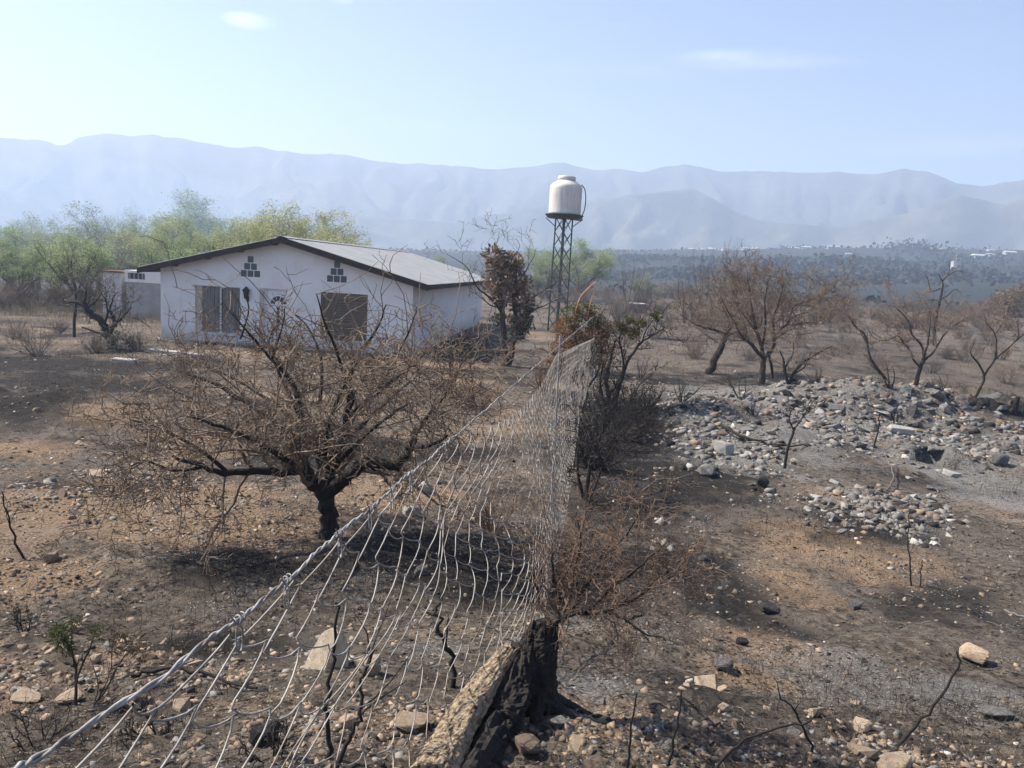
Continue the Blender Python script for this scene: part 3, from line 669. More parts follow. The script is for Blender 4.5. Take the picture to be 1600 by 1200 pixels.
for i in range(nw):
    s0, pitch = S0S[i]; _, Lm = fence_pt(s0 + pitch / 2, 0)
    n = max(int(Lm / .08), 3); pts = []
    Nn = np.array([1., .1, 0])
    near = s0 < 4.5; sub = 5 if near else 2; hl = .08 if near else .07
    ks = []
    for k in range(n + 1):
        for j in range(sub):
            ks.append(k + j / sub)
            if k == n: break
    for kk in ks:
        k = int(kk); f = kk - k; f = f * f * (3 - 2 * f) * .5 + f * .5
        u = (f if (k + i) % 2 == 0 else 1 - f)
        jig = .016 * math.sin(i * 12.9 + k * 3.7) + .08 * float(noise2(np.array(s0 * 1.1), np.array(k * .22), 7)) * min(1, k / 4)
        X, _ = fence_pt(s0 - .006 + u * (pitch + .012) + jig, kk * .08 + .012 * math.sin(i * 3.1 + k * .9) + .014 * math.sin(math.pi * (kk - k)))
        X = X + Nn * (.005 * math.cos(kk * math.pi)); g = zg(X[0], X[1]) + .012
        if X[2] < g: X[2] = g
        pts.append(X)
    r = .0025 if s0 < 4 else .0032 if s0 < 10 else .0044
    link('mesh_wire', tubes([(pts, [r] * len(pts), 5 if near else 3)], fo), WIRE if i % 5 == 0 and near else WIRE2, fen)
# tie wires
for (px, py) in ((95, 1152), (252, 1060), (398, 948), (460, 887), (515, 843), (573, 797), (640, 740), (700, 691)):
    d = F * .80 / (975 - px) ; d = float(np.interp(px, [50, 250, 395, 575, 700], [1.07, 1.36, 1.70, 2.46, 3.58])); c = at(TA, TD, d); pl = []
    for k in range(30):
        a = k / 30 * 2 * math.pi * 2.6; pl.append(c + np.array(dirw) * (-.022 + .0016 * k) + .0085 * (math.cos(a) * sd + math.sin(a) * upw))
    pl.append(pl[-1] + .045 * upw * (1 if px % 2 else -.6) - .05 * np.array(dirw) + .02 * sd)
    pl = [pl[0] - .03 * np.array(dirw) + .03 * upw] + pl
    link('tie_wire', tubes([(pl, [.0021] * len(pl), 5)], fo), WIRE, fen)
    loop = [c + np.array([0, 0, -.012]) + .024 * math.sin(a) * np.array(dirw) * .6 + np.array([0, 0, -.028 + .03 * math.cos(a)]) + sd * .006 * math.sin(a / 2) for a in np.linspace(0, 2 * math.pi, 14)]
    link('mesh_loop', tubes([(loop, [.0022] * len(loop), 5)], fo), WIRE, fen)
for (px, d, m, r) in ((868, 9.25, 'grey_post', .013), (932, 21.0, 'grey_post', .02)):
    c = at(TA, TD, min(d, 19.4)) if d < 19 else np.array(P(934, 500, 21.0)); g = zg(c[0], c[1])
    o = link('post', tubes([([(c[0] + .03, c[1], g - .2), (c[0] + .02, c[1], (g + c[2]) / 2), (c[0], c[1], c[2] + .12)], [r, r, r * .9], 8)], fo), mk('grey_post', [(.3, (.22, .21, .20)), (.6, (.36, .35, .34))], 6, .8, 40, .3, .01), fen)

# ------------------------------------------------------------------ trees with hand-placed limbs
def limb_tree(name, base, limbs, spec, mats, label, cat, group=None, seed=1, kids=None, leaves=None, jit=.02, rk=1.0, thin=None):
    """limbs: lists of photo points [(px,py,dz)], radii, children; the depth of the base plus dz"""
    R = random.Random(seed); Bp = G(*base); Z = depth(Bp); out = {'trunk': [], 'crown': [], 'tips': []}
    OPEN_TOP[0] = P(500, thin, Z)[2] if thin else None
    for li, (pl, rr, k) in enumerate(limbs):
        pts = []
        for j, q in enumerate(pl):
            if len(q) == 3: dz = q[2]
            else: dz = 0
            pts.append(tuple(P(q[0], q[1], Z + dz)))
        if pl[0] == base: pts[0] = (Bp[0], Bp[1], Bp[2] - .08)
        rr = [q * rk for q in rr]; n = max(6, len(pts) * 3); X, rd = resample(pts, rr, n, R, jit * rr[0] * 8)
        out['trunk'].append((X, rd, 8 if rr[0] > .05 else 6 if rr[0] > .02 else 5))
        Lh = sum(math.dist(X[i], X[i + 1]) for i in range(n - 1))
        if k: spawn(R, X, rd, polyd(X), Lh, 0, spec, out, k)
    OPEN_TOP[0] = None
    t = empty(name, Bp); tag(t, label, cat, group)
    link('trunk', tubes(out['trunk'], Bp), mats[0], t)
    if out['crown']: link('crown', tubes(out['crown'], Bp), mats[1], t)
    if leaves:
        n, size, m, box_ = leaves; tips = [q for pl in out['tips'] for q in pl[1:]]
        if box_: tips = [q for q in tips if box_(q)]
        if tips:
            C = np.array([R.choice(tips) for _ in range(n)]) + np.random.default_rng(seed).normal(0, size * 1.2, (n, 3))
            link('leaves', leafquads(C, size, .5, Bp, 'leaves', seed=seed), m, t)['kind'] = 'stuff'
    return t, out, Bp
def sp_(l, **k): return dict(k)

# the big thorn tree by the fence
MT = (516, 840)
spec = [dict(c=6, t0=.12, a=(25, 80), cl=.85, rr=.42, rm=.006), dict(n=5, w=.22, u=.03, c=5.0, t0=.1, a=(30, 80), cl=.46, rr=.5, s=4, taper=.4, rm=.0052), dict(n=4, w=.26, u=.02, c=4.6, t0=.08, a=(35, 85), cl=.23, rr=.55, s=3, taper=.5, rm=.0042), dict(n=3, w=.30, u=0, c=2.4, t0=.1, a=(35, 85), cl=.10, rr=.7, s=3, taper=.6, rm=.0038), dict(n=2, w=.25, u=0, s=3, taper=.6, rm=.0035)]
ML = [
    ([MT, (514, 815, 0), (511, 790, 0), (508, 770, 0)], [.108, .086, .08, .072], 0),
    ([(508, 775, 0), (490, 755, -.05), (474, 735, -.1), (468, 712, -.1), (455, 690, -.05), (440, 672, 0)], [.085, .075, .06, .045], 4),
    ([(472, 733, -.1), (445, 737, -.25), (405, 735, -.4), (360, 741, -.6), (318, 730, -.8), (270, 712, -.9)], [.05, .04, .03, .012], 8),
    ([(468, 712, -.1), (474, 680, .1), (470, 640, .25), (452, 592, .4), (430, 560, .5)], [.045, .035, .02], 7),
    ([(509, 772, 0), (530, 757, -.1), (548, 741, -.2), (566, 727, -.25), (594, 724, -.3), (620, 728, -.35), (634, 712, -.4), (645, 690, -.4), (655, 668, -.35)], [.075, .06, .045, .03], 5),
    ([(638, 703, -.4), (662, 698, -.55), (682, 692, -.7), (700, 680, -.8)], [.028, .012], 5),
    ([(510, 770, 0), (519, 735, .15), (529, 700, .3), (540, 668, .4), (546, 630, .5), (545, 596, .6)], [.08, .065, .045, .03], 5),
    ([(510, 765, 0), (502, 735, .3), (496, 705, .5), (482, 680, .7), (470, 655, .9)], [.05, .035, .02], 6),
    ([(455, 690, 0), (420, 655, .1), (370, 618, .2), (320, 592, .3), (275, 578, .3)], [.035, .025, .012], 8),
    ([(360, 741, -.6), (310, 702, -.7), (255, 672, -.7), (205, 655, -.7)], [.022, .008], 7),
    ([(545, 596, .6), (558, 556, .6), (588, 516, .7), (603, 476, .7)], [.03, .018, .007], 6),
    ([(452, 592, .4), (425, 562, .4), (398, 532, .4), (375, 505, .3), (352, 480, .3)], [.02, .014, .006], 5),
    ([(375, 530, .3), (388, 490, .3), (384, 458, .3)], [.011, .009, .005], 2),
    ([(655, 668, -.35), (680, 636, -.3), (702, 606, -.2), (715, 580, -.2)], [.026, .017, .007], 7),
    ([(540, 655, .4), (592, 612, .5), (645, 572, .6), (690, 545, .6)], [.03, .02, .008], 8),
    ([(500, 630, .7), (502, 566, .9), (488, 522, 1.0), (462, 492, 1.0)], [.024, .015, .006], 6),
    ([(482, 680, .7), (440, 640, 1.1), (380, 600, 1.4), (320, 570, 1.5)], [.026, .018, .008], 8),
    ([(519, 735, .15), (560, 690, -.3), (600, 655, -.7), (640, 630, -1.0)], [.03, .02, .008], 8),
    ([(490, 755, -.05), (450, 720, -.6), (400, 690, -1.0), (340, 665, -1.2), (290, 650, -1.3)], [.032, .022, .008], 9),
    ([(529, 700, .3), (575, 655, .9), (622, 612, 1.3), (655, 585, 1.5)], [.028, .02, .008], 8),
    ([(505, 725, .3), (515, 660, -.3), (540, 600, -.6), (560, 560, -.7)], [.028, .018, .008], 7),
    ([(470, 655, .9), (440, 590, .8), (420, 540, .8), (436, 500, .8)], [.022, .014, .006], 6),
    ([(546, 630, .5), (532, 565, .2), (508, 505, 0), (495, 458, 0)], [.022, .014, .006], 7),
    ([(592, 612, .5), (618, 560, .3), (640, 515, .2), (652, 480, .2)], [.016, .010, .005], 6),
    ([(425, 562, .4), (440, 515, .2), (446, 478, .2)], [.013, .008, .005], 5),
    ([(318, 730, -.8), (270, 735, -.9), (230, 720, -1.0), (205, 728, -1.0)], [.016, .007], 6)]
dryleaf = mk('dry_brown_leaf', [(.3, (.16, .09, .04)), (.6, (.27, .17, .075))], 2, .8, 30, 0, trans=.35, attr='tint')
limb_tree('thorn_tree', MT, ML, spec, (BLACK, TWIG), 'large leafless thorn tree with dense reddish twigs left of the wire fence', 'tree', seed=11, rk=1.0, thin=532, leaves=(1800, .014, dryleaf, None))

# ------------------------------------------------------------------ smaller trees
sp2 = [dict(c=5, t0=.2, a=(25, 70), cl=.75, rr=.5), dict(n=5, w=.24, u=.05, c=4.6, t0=.12, a=(30, 75), cl=.40, rr=.5, s=4, taper=.4, rm=.008), dict(n=4, w=.28, u=.05, c=4.2, rm=.0065, t0=.1, a=(35, 75), cl=.2, rr=.6, s=3, taper=.5), dict(n=3, w=.3, u=.02, s=3, taper=.7, rm=.0055)]
def scaled(spec, f, cf=1.0, rmin=None):
    o = []
    for d in spec:
        d = dict(d)
        if 'cl' in d: d['cl'] *= f
        if 'c' in d: d['c'] *= cf
        o.append(d)
    return o
GLEAF = mk('olive_leaf', [(.3, (.055, .055, .02)), (.6, (.12, .105, .035))], 2, .7, 30, 0, trans=.35, attr='tint')
OLEAF = mk('scorched_orange_leaf', [(.3, (.09, .045, .02)), (.5, (.19, .09, .035)), (.7, (.24, .15, .055))], 1.5, .8, 30, 0, trans=.35, attr='tint')
IVY = mk('dull_ivy_leaf', [(.3, (.07, .07, .035)), (.5, (.19, .13, .085)), (.7, (.31, .20, .135))], 1.2, .7, 30, 0, trans=.25, attr='tint')
DKLEAF = mk('dark_green_leaf', [(.3, (.025, .035, .02)), (.6, (.05, .065, .03))], 3, .6, 30, 0, trans=.25, attr='tint')
def clump(parent, Bp, spots, n, size, mat, name='foliage', seed=1, aspect=.5):
    """leaves spread through several soft clumps: (px,py,depth,radius m)"""
    r = np.random.default_rng(seed); C = []
    tot_ = sum(s[3] ** 2 for s in spots)
    for (px, py, d, rr) in spots:
        m = max(int(n * rr ** 2 / tot_), 3); v = r.normal(size=(m, 3)); v /= np.linalg.norm(v, axis=1, keepdims=True)
        v *= (r.uniform(.15, 1, (m, 1)) ** .45) * rr; v[:, 2] *= .85
        C.append(np.array(P(px, py, d)) + v + r.normal(0, rr * .08, (m, 3)))
    o = link(name, leafquads(np.concatenate(C), size, aspect, Bp, name, seed=seed), mat, parent); o['kind'] = 'stuff'; return o

# ivy-clad tree at the right end of the house
IT = (790, 572)
sp3 = scaled(sp2, 1.6, .8)
t, o_, Bp = limb_tree('ivy_tree', IT, [
    ([IT, (787, 540, 0), (785, 505, 0), (783, 470, 0), (779, 430, .1), (776, 395, .2)], [.14, .12, .10, .07, .03], 7),
    ([(795, 570, .1), (802, 545, .2), (806, 510, .3), (803, 470, .4), (806, 430, .4), (812, 395, .4)], [.11, .09, .07, .05, .02], 6),
    ([(786, 490, 0), (765, 465, -.4), (745, 448, -.8), (730, 418, -1.0), (708, 403, -1.1), (698, 396, -1.1)], [.05, .03, .015, .006], 3),
    ([(784, 480, 0), (768, 478, -.5), (748, 462, -.7), (734, 455, -.8)], [.035, .02, .008], 3),
    ([(803, 480, .3), (825, 470, .2), (848, 455, .1), (872, 440, 0), (888, 435, 0)], [.045, .03, .015, .007], 7),
    ([(804, 500, .3), (830, 485, .5), (850, 478, .6), (880, 465, .7), (892, 478, .7)], [.04, .02, .008], 6),
    ([(803, 450, .4), (820, 425, .3), (832, 405, .2), (838, 388, .2)], [.035, .015, .006], 2),
    ([(782, 440, .1), (800, 405, 0), (812, 385, 0), (806, 372, 0)], [.03, .012, .006], 1),
    ([(779, 420, .1), (774, 395, 0), (778, 372, 0), (781, 360, 0)], [.022, .01, .006], 2)], sp3, (BARK, TWIGG),
    'tall twin-stemmed bare tree with a russet leafy column beside the house side wall', 'tree', seed=4)
dI = depth(Bp)
clump(t, Bp, [(772, 400, dI, .45), (785, 418, dI + .2, .62), (800, 410, dI + .3, .5), (778, 440, dI, .58), (805, 440, dI + .3, .62), (815, 470, dI + .4, .5), (812, 500, dI + .4, .5), (782, 465, dI, .4)], 3000, .075, IVY, seed=3)
clump(t, Bp, [(815, 485, dI + .5, .45), (818, 510, dI + .5, .4), (806, 525, dI + .4, .3), (778, 500, dI, .3)], 700, .07, DKLEAF, 'foliage', seed=5)

# scorched bush standing over the far end of the wire
BB = (912, 640)
t, o_, Bp = limb_tree('scorched_bush', BB, [
    ([BB, (910, 610, 0), (905, 575, 0), (900, 530, 0), (890, 500, 0)], [.05, .04, .03, .015], 7), ([BB, (918, 600, .1), (922, 560, .2), (926, 520, .2), (930, 490, .2)], [.045, .035, .025, .012], 7),
    ([(908, 610, 0), (895, 590, -.2), (880, 560, -.3), (868, 540, -.4)], [.03, .02, .008], 7), ([(915, 610, 0), (935, 580, .2), (942, 545, .3), (948, 515, .3)], [.03, .02, .008], 7)], scaled(sp2, .75), (BLACK, TWIGR),
    'rusty orange scorched bush with olive green top at the fence\'s far end', 'bush', seed=6)
dB = depth(Bp)
clump(t, Bp, [(885, 512, dB, .36), (905, 530, dB, .40), (930, 525, dB, .38), (946, 515, dB, .28), (880, 545, dB - .2, .34), (900, 570, dB - .3, .38), (868, 565, dB - .3, .26), (925, 560, dB, .36), (948, 545, dB + .2, .25)], 4600, .045, OLEAF, seed=7, aspect=.28)
clump(t, Bp, [(893, 489, dB, .26), (912, 484, dB, .28), (930, 487, dB + .1, .26), (898, 502, dB - .1, .24), (925, 502, dB, .24), (938, 502, dB + .1, .18), (910, 540, dB - .2, .3)], 2200, .04, GLEAF, seed=8, aspect=.28)
orange_m = mk('orange_stalk', [(.3, (.42, .19, .10)), (.6, (.58, .30, .17))], 9, .6, 40, .1, .003)
ob_ = [P(895, 505, dB - .1), P(905, 468, dB - .1), (P(918, 452, dB - .1)), P(931, 441, dB - .1), P(929, 455, dB - .1), P(922, 475, dB - .1), P(917, 500, dB - .1)]
st = link('bent_stalk', tubes([(*resample(ob_, [.017, .014, .013], 22, random.Random(2), .0), 6)], ob_[0]), orange_m); st.location = ob_[0]
tag(st, 'orange stalk bent into a hook above the scorched bush', 'stalk')

# charred cluster right of the fence with a few olive tufts
CB = (955, 655)
t, o_, Bp = limb_tree('charred_bush', CB, [
    ([CB, (952, 625, 0), (948, 590, 0), (955, 555, 0), (962, 530, 0)], [.07, .055, .04, .015], 5), ([CB, (962, 628, .1), (972, 590, .2), (985, 555, .2), (1003, 535, .3), (1022, 522, .3), (1038, 512, .3)], [.06, .045, .035, .02, .01], 6),
    ([CB, (945, 630, -.2), (938, 600, -.3), (943, 565, -.4)], [.05, .035, .015], 5), ([(970, 595, .2), (975, 565, .1), (968, 530, 0), (975, 505, 0)], [.035, .02, .008], 4),
    ([CB, (975, 640, .1), (990, 620, .3), (1000, 600, .4), (1020, 585, .5)], [.035, .02, .008], 4), ([CB, (940, 660, -.6), (928, 690, -1.5), (918, 720, -2.2)], [.05, .04, .02], 4),
    ([(1003, 535, .3), (1010, 515, .2), (1024, 495, .2)], [.02, .012, .006], 3)], scaled(sp2, .7), (BLACK, mk('charred_twig', [(.3, (.02, .018, .017)), (.6, (.06, .05, .045))], 4, .9, 40, 0)),
    'charred black bush leaning right from the wire fence', 'bush', seed=16)
dC = depth(Bp)
clump(t, Bp, [(972, 512, dC, .14), (988, 520, dC + .1, .2), (1002, 505, dC + .2, .14), (1025, 495, dC + .2, .13), (985, 500, dC, .12)], 420, .045, GLEAF, seed=9)
clump(t, Bp, [(945, 560, dC, .25), (958, 580, dC, .3), (940, 600, dC, .3), (965, 545, dC, .22), (975, 600, dC, .25), (950, 630, dC, .3)], 900, .04, mk('charred_leaf', [(.3, (.018, .016, .015)), (.6, (.05, .042, .036))], 3, .9, 30, 0, attr='tint'), seed=10, aspect=.25)
SHADE_SHRUBS = []; CS = (916, 782)
limb_tree('charred_shrub', CS, [([CS, (920, 740, 0), (928, 705, 0), (940, 675, 0), (945, 640, 0)], [.035, .028, .02, .008], 6), ([CS, (905, 750, -.1), (902, 715, -.1), (908, 680, -.1)], [.025, .018, .008], 5), ([CS, (932, 755, .1), (945, 720, .1), (965, 690, .2)], [.02, .014, .006], 5)], scaled(sp2, .6), (BLACK, MATS['charred_twig']),
    'thin charred shrub close against the right side of the wire mesh', 'shrub', seed=17)
for i, (px, py, hh, lab) in enumerate(((985, 690, .9, 'black brushy shrub added to deepen the shadow right of the fence, below the charred bush'), (935, 700, 1.0, 'black brushy shrub added for shade tight against the mesh below the charred bush'), (1000, 650, .8, 'black brushy shrub added for shade at the right foot of the charred bush'), (958, 668, 1.1, 'densest black brush added for shade at the very foot of the charred bush'), (930, 735, .7, 'low black brush added for shade beside the thin charred shrub'))):  # extra black brush added to deepen the charred bush's shadow
    SHADE_SHRUBS.append((px, py, hh, lab))
# bramble between tree and house, orange-brown
def scrub(name, base, r, h, n, mats, label, cat='shrub', group=None, seed=1, spread=.9, thick=.014, spec_=None):
    R = random.Random(seed); Bp = G(*base) if len(base) == 2 else np.array(base); out = {'trunk': [], 'crown': [], 'tips': []}
    for i in range(n):
        a = R.uniform(0, 6.283); e = R.uniform(.1, spread); d = vn((math.cos(a) * e, math.sin(a) * e, 1 - .5 * e))
        p = (Bp[0] + math.cos(a) * r * .12, Bp[1] + math.sin(a) * r * .12, Bp[2] - .03)
        Ls = math.hypot(r * e, h) * R.uniform(.6, 1.0)
        S = spec_ or [dict(n=6, w=.16, u=.02, c=5, t0=.2, a=(25, 60), lr=.48, rr=.55, s=4, part='trunk', taper=.3), dict(n=4, w=.25, u=.05, c=3.5, t0=.1, a=(30, 70), lr=.5, rr=.6, s=3), dict(n=3, w=.3, u=.03, s=3)]
        grow(R, p, d, Ls, thick * R.uniform(.7, 1.2), 0, S, out)
    t = empty(name, Bp); tag(t, label, cat, group)
    link('stems', tubes(out['trunk'], Bp), mats[0], t); link('twigs', tubes(out['crown'], Bp), mats[1], t)
    return t, out, Bp
for i, (px, py, hh, lab) in enumerate(SHADE_SHRUBS): scrub('charred_shrub', (px, py), hh * .75, hh, 46, (BLACK, MATS['charred_twig']), lab, 'shrub', seed=170 + i, spread=.9, thick=.016)
scrub('dry_bramble', (745, 640), .9, .75, 34, (TWIGR, TWIGR), 'orange brown dry bramble between the thorn tree and the ivy tree', 'bramble', seed=31, spread=1.0)
scrub('dry_bramble', (690, 620), .9, .6, 26, (TWIGG, TWIGR), 'low brown bramble directly behind the thorn tree, nearest the house corner', 'bramble', seed=32, spread=1.0)
scrub('dry_bramble', (850, 610), .8, .8, 30, (TWIGR, TWIGR), 'dry russet bramble behind the wire, left of the scorched bush', 'bramble', seed=33, spread=1.0)
scrub('dry_bramble', (770, 830), .42, .45, 20, (TWIGR, TWIGR), 'small orange-brown thorn bramble seen through the middle of the wire mesh', 'bramble', seed=34, spread=1.0, thick=.006)

# trees on the burnt flat to the right
sp4 = scaled(sp2, 1.6, 1.7)
LT = (1106, 584)
limb_tree('leaning_tree', LT, [([LT, (1118, 560, 0), (1130, 535, 0), (1136, 520, 0)], [.16, .14, .12, .10], 0), ([(1135, 522, 0), (1115, 515, -.2), (1095, 510, -.4), (1075, 500, -.5), (1062, 490, -.6)], [.06, .045, .025, .01], 8), ([(1136, 520, 0), (1138, 500, .3), (1128, 475, .5), (1115, 450, .6)], [.06, .04, .012], 8),
    ([(1136, 520, 0), (1145, 505, -.3), (1142, 480, -.5), (1148, 450, -.6)], [.055, .035, .012], 8), ([(1122, 535, 0), (1110, 528, .3), (1098, 520, .5), (1092, 512, .6)], [.04, .02, .008], 5), ([(1135, 525, 0), (1160, 515, .3), (1175, 500, .4)], [.05, .02], 6)], sp4, (BARK, TWIG),
    'bare tree with a stout trunk leaning right, left of the wide many-stemmed tree', 'tree', 'scorched trees on the burnt flat', seed=41)
MS = (1190, 600)
limb_tree('thorn_tree', MS, [([MS, (1191, 580, 0), (1194, 558, 0)], [.13, .11, .09], 0), ([(1193, 560, 0), (1180, 545, -.2), (1168, 532, -.3), (1158, 525, -.4), (1140, 490, -.5), (1125, 465, -.5)], [.075, .06, .03, .01], 9), ([(1194, 560, 0), (1186, 530, .3), (1178, 500, .5), (1172, 465, .6), (1168, 430, .6)], [.075, .06, .03, .01], 10),
    ([(1194, 560, 0), (1207, 545, .1), (1212, 522, .2), (1228, 508, .3), (1240, 495, .4), (1262, 488, .5)], [.07, .055, .03, .01], 9), ([(1211, 525, .2), (1208, 500, 0), (1218, 470, -.1), (1225, 440, -.2)], [.05, .03, .01], 9), ([(1232, 505, .3), (1240, 480, .2), (1262, 470, .2), (1285, 462, .1), (1300, 450, 0)], [.04, .02, .008], 9),
    ([(1190, 545, .1), (1196, 510, -.5), (1195, 475, -.8), (1200, 440, -.9)], [.055, .03, .01], 9), ([(1200, 550, 0), (1206, 575, .4), (1207, 590, .6)], [.05, .05], 0), ([(1182, 520, .3), (1155, 480, .8), (1150, 450, .9)], [.04, .02, .008], 8), ([(1228, 508, .3), (1255, 505, .8), (1290, 500, 1.0)], [.03, .01], 7)], sp4, (BARK, TWIG),
    'wide many-stemmed thorn tree with tan twigs in the middle of the burnt flat', 'tree', 'scorched trees on the burnt flat', seed=42, leaves=(900, .03, OLEAF, None))
SB = (1232, 600)
limb_tree('charred_shrub', SB, [([SB, (1226, 578, 0), (1224, 560, 0), (1218, 548, 0)], [.05, .035, .012], 3), ([SB, (1245, 575, 0), (1262, 562, .1), (1282, 550, .2), (1300, 540, .2)], [.05, .04, .025, .01], 6), ([(1226, 575, 0), (1238, 555, .2), (1240, 535, .2)], [.03, .01], 4), ([SB, (1240, 585, .1), (1255, 575, .3), (1268, 550, .3)], [.035, .01], 4)], scaled(sp2, .8), (BLACK, TWIG),
    'low charred shrub at the right foot of the wide many-stemmed tree', 'shrub', seed=43)
T9 = (1392, 608)
limb_tree('bare_tree', T9, [([T9, (1382, 590, 0), (1370, 575, 0), (1358, 555, 0), (1354, 530, 0), (1347, 518, 0), (1335, 510, 0), (1326, 492, 0)], [.07, .06, .05, .03, .012], 4), ([(1356, 540, 0), (1345, 520, .2), (1330, 500, .2), (1322, 490, .2)], [.03, .01], 3), ([T9, (1388, 585, .1), (1384, 565, .1)], [.035, .01], 2), ([T9, (1398, 590, .1), (1394, 572, .1)], [.035, .01], 1)], scaled(sp2, .95, 1.0), (BARK, TWIG),
    'thin crooked bare tree bending left, growing from the back of the rubble bank', 'tree', 'scorched trees on the burnt flat', seed=44, rk=.66)
T10 = (1430, 604)
limb_tree('bare_tree', T10, [([T10, (1436, 580, 0), (1444, 560, 0)], [.10, .085, .075], 0), ([(1438, 575, 0), (1428, 562, 0), (1420, 545, 0), (1410, 532, 0), (1402, 525, 0), (1385, 532, .1), (1365, 528, .1), (1352, 505, .1)], [.05, .04, .02, .01], 6), ([(1444, 560, 0), (1440, 540, .2), (1425, 522, .3), (1421, 505, .4), (1410, 490, .4), (1396, 478, .4)], [.055, .035, .012], 7),
    ([(1444, 558, 0), (1450, 535, -.2), (1453, 510, -.3), (1455, 490, -.3)], [.05, .03, .01], 7), ([(1446, 562, 0), (1460, 548, .1), (1472, 528, .2), (1485, 512, .3), (1500, 503, .3), (1510, 495, .3)], [.055, .04, .02, .01], 6), ([(1424, 520, .3), (1410, 505, .6), (1392, 505, .7)], [.025, .01], 4)], scaled(sp2, 1.1, 1.15), (BARK, TWIG),
    'forked bare tree with open black limbs behind the crest of the rubble bank', 'tree', 'scorched trees on the burnt flat', seed=45, rk=.66)
T12 = (1460, 540)
limb_tree('bare_tree', T12, [([T12, (1461, 505, 0), (1466, 480, 0), (1471, 458, 0), (1473, 440, 0), (1465, 428, 0)], [.16, .13, .10, .06, .03], 3), ([(1466, 470, 0), (1480, 462, .2), (1492, 452, .3), (1502, 458, .3)], [.06, .03, .01], 4), ([(1472, 440, 0), (1482, 430, -.2), (1495, 424, -.3), (1512, 426, -.3)], [.06, .03, .01], 4), ([(1470, 450, 0), (1455, 455, .2), (1450, 437, .2), (1446, 430, .2)], [.05, .02], 4), ([(1480, 432, -.2), (1484, 420, -.2), (1482, 408, -.2)], [.03, .01], 3), ([(1466, 470, 0), (1452, 468, 0), (1450, 475, 0)], [.04, .01], 2)], scaled(sp2, 1.3, .8), (BLACK, TWIGG),
    'tall gnarled black tree with flat layered limbs standing farthest back on the burnt flat', 'tree', 'scorched trees on the burnt flat', seed=46, rk=.72)
T11 = (1522, 622)
limb_tree('bare_tree', T11, [([T11, (1532, 605, 0), (1538, 592, 0), (1532, 572, 0), (1520, 558, 0), (1517, 548, 0), (1525, 530, 0)], [.06, .05, .035, .012], 2), ([(1536, 590, 0), (1545, 575, 0), (1555, 560, 0), (1557, 535, 0), (1553, 518, 0), (1543, 507, 0), (1538, 492, 0)], [.05, .04, .025, .01], 3), ([(1553, 563, 0), (1570, 548, .1), (1585, 535, .2), (1592, 522, .2), (1588, 500, .2)], [.04, .03, .02, .01], 4), ([(1557, 520, 0), (1566, 505, .1), (1570, 490, .1)], [.018, .008], 2), ([(1585, 535, .2), (1603, 520, .2), (1625, 512, .2)], [.025, .012], 3)], scaled(sp2, .8, 1.0), (BARK, TWIG),
    'slender bare tree with two forked black stems at the right end of the rubble bank', 'tree', 'scorched trees on the burnt flat', seed=47, rk=.66)
SP = (1226, 732)
limb_tree('burnt_sapling', SP, [([SP, (1230, 705, 0), (1238, 680, 0), (1242, 668, 0)], [.028, .024, .02], 0), ([(1240, 672, 0), (1233, 655, 0), (1238, 640, 0), (1250, 628, 0)], [.016, .006], 3), ([(1241, 670, 0), (1252, 655, .1), (1262, 640, .1), (1272, 625, .1)], [.016, .006], 4)], scaled(sp2, .32), (BLACK, MATS['charred_twig']),
    'forked black sapling standing alone in front of the rubble bank', 'sapling', seed=48)
for i, (bx, by, hh, lab) in enumerate(((1064, 628, .75, 'thin twiggy shrub left of the leaning tree, nearer the rubble'), (1158, 622, .8, 'dark bare shrub standing in the rubble below the wide many-stemmed tree'), (1000, 590, .9, 'dark twiggy shrub behind the charred bush, beside its leaning stems'), (1180, 650, .45, 'small crooked shrub low in the middle of the rubble'), (1278, 598, .5, 'little brown shrub on bare soil right of the wide many-stemmed tree'), (1400, 660, .4, 'black stubble shrub on the face of the rubble bank'), (1470, 610, .6, 'pale grey twig bush at the foot of the forked bare tree'))):
    scrub('bare_shrub', (bx, by), hh * .55, hh, 7, (BLACK, MATS['charred_twig'] if i % 2 else TWIGG), lab, 'shrub', 'small burnt shrubs on the right', seed=60 + i, spread=.7, thick=.014)
# pale tan bushes on the flat
for i, (bx, by, hh, lab) in enumerate(((1575, 600, .9, 'dull tan grass bush at the right edge behind the slender bare tree'), (1480, 560, .6, 'low tan scrub behind the forked bare tree'), (1330, 545, .5, 'sparse tan scrub left of the crooked bare tree'), (1085, 560, .6, 'tan scrub between charred bush and leaning tree'))):
    scrub('dry_scrub', (bx, by), hh * 1.1, hh, 40, (TWIGG, TWIG), lab, 'scrub', seed=80 + i, spread=1., thick=.008)

# left side: gnarled tree, thin trunk, pale bushes
GT = (176, 545)
t, o_, Bp = limb_tree('gnarled_tree', GT, [([GT, (168, 525, 0), (160, 505, 0), (148, 495, 0), (135, 482, 0), (130, 470, 0)], [.15, .13, .11, .09, .06], 3), ([(135, 480, 0), (118, 472, 0), (102, 472, 0), (98, 466, 0)], [.06, .04, .02], 4), ([(131, 472, 0), (134, 455, 0), (128, 445, .1), (120, 432, .1)], [.05, .03, .012], 5), ([GT, (175, 520, .2), (178, 500, .3), (172, 480, .3), (180, 462, .3)], [.09, .06, .015], 7), ([(162, 508, 0), (168, 490, -.2), (165, 470, -.3), (155, 452, -.3)], [.05, .03, .01], 6), ([(176, 510, .2), (192, 495, .2), (205, 480, .2)], [.05, .015], 7), ([(136, 482, 0), (150, 470, .2), (160, 455, .3)], [.04, .012], 5)], scaled(sp2, 1.2), (BLACK, TWIGG),
    'gnarled dark tree bent left beside the grey outbuilding', 'tree', seed=51)
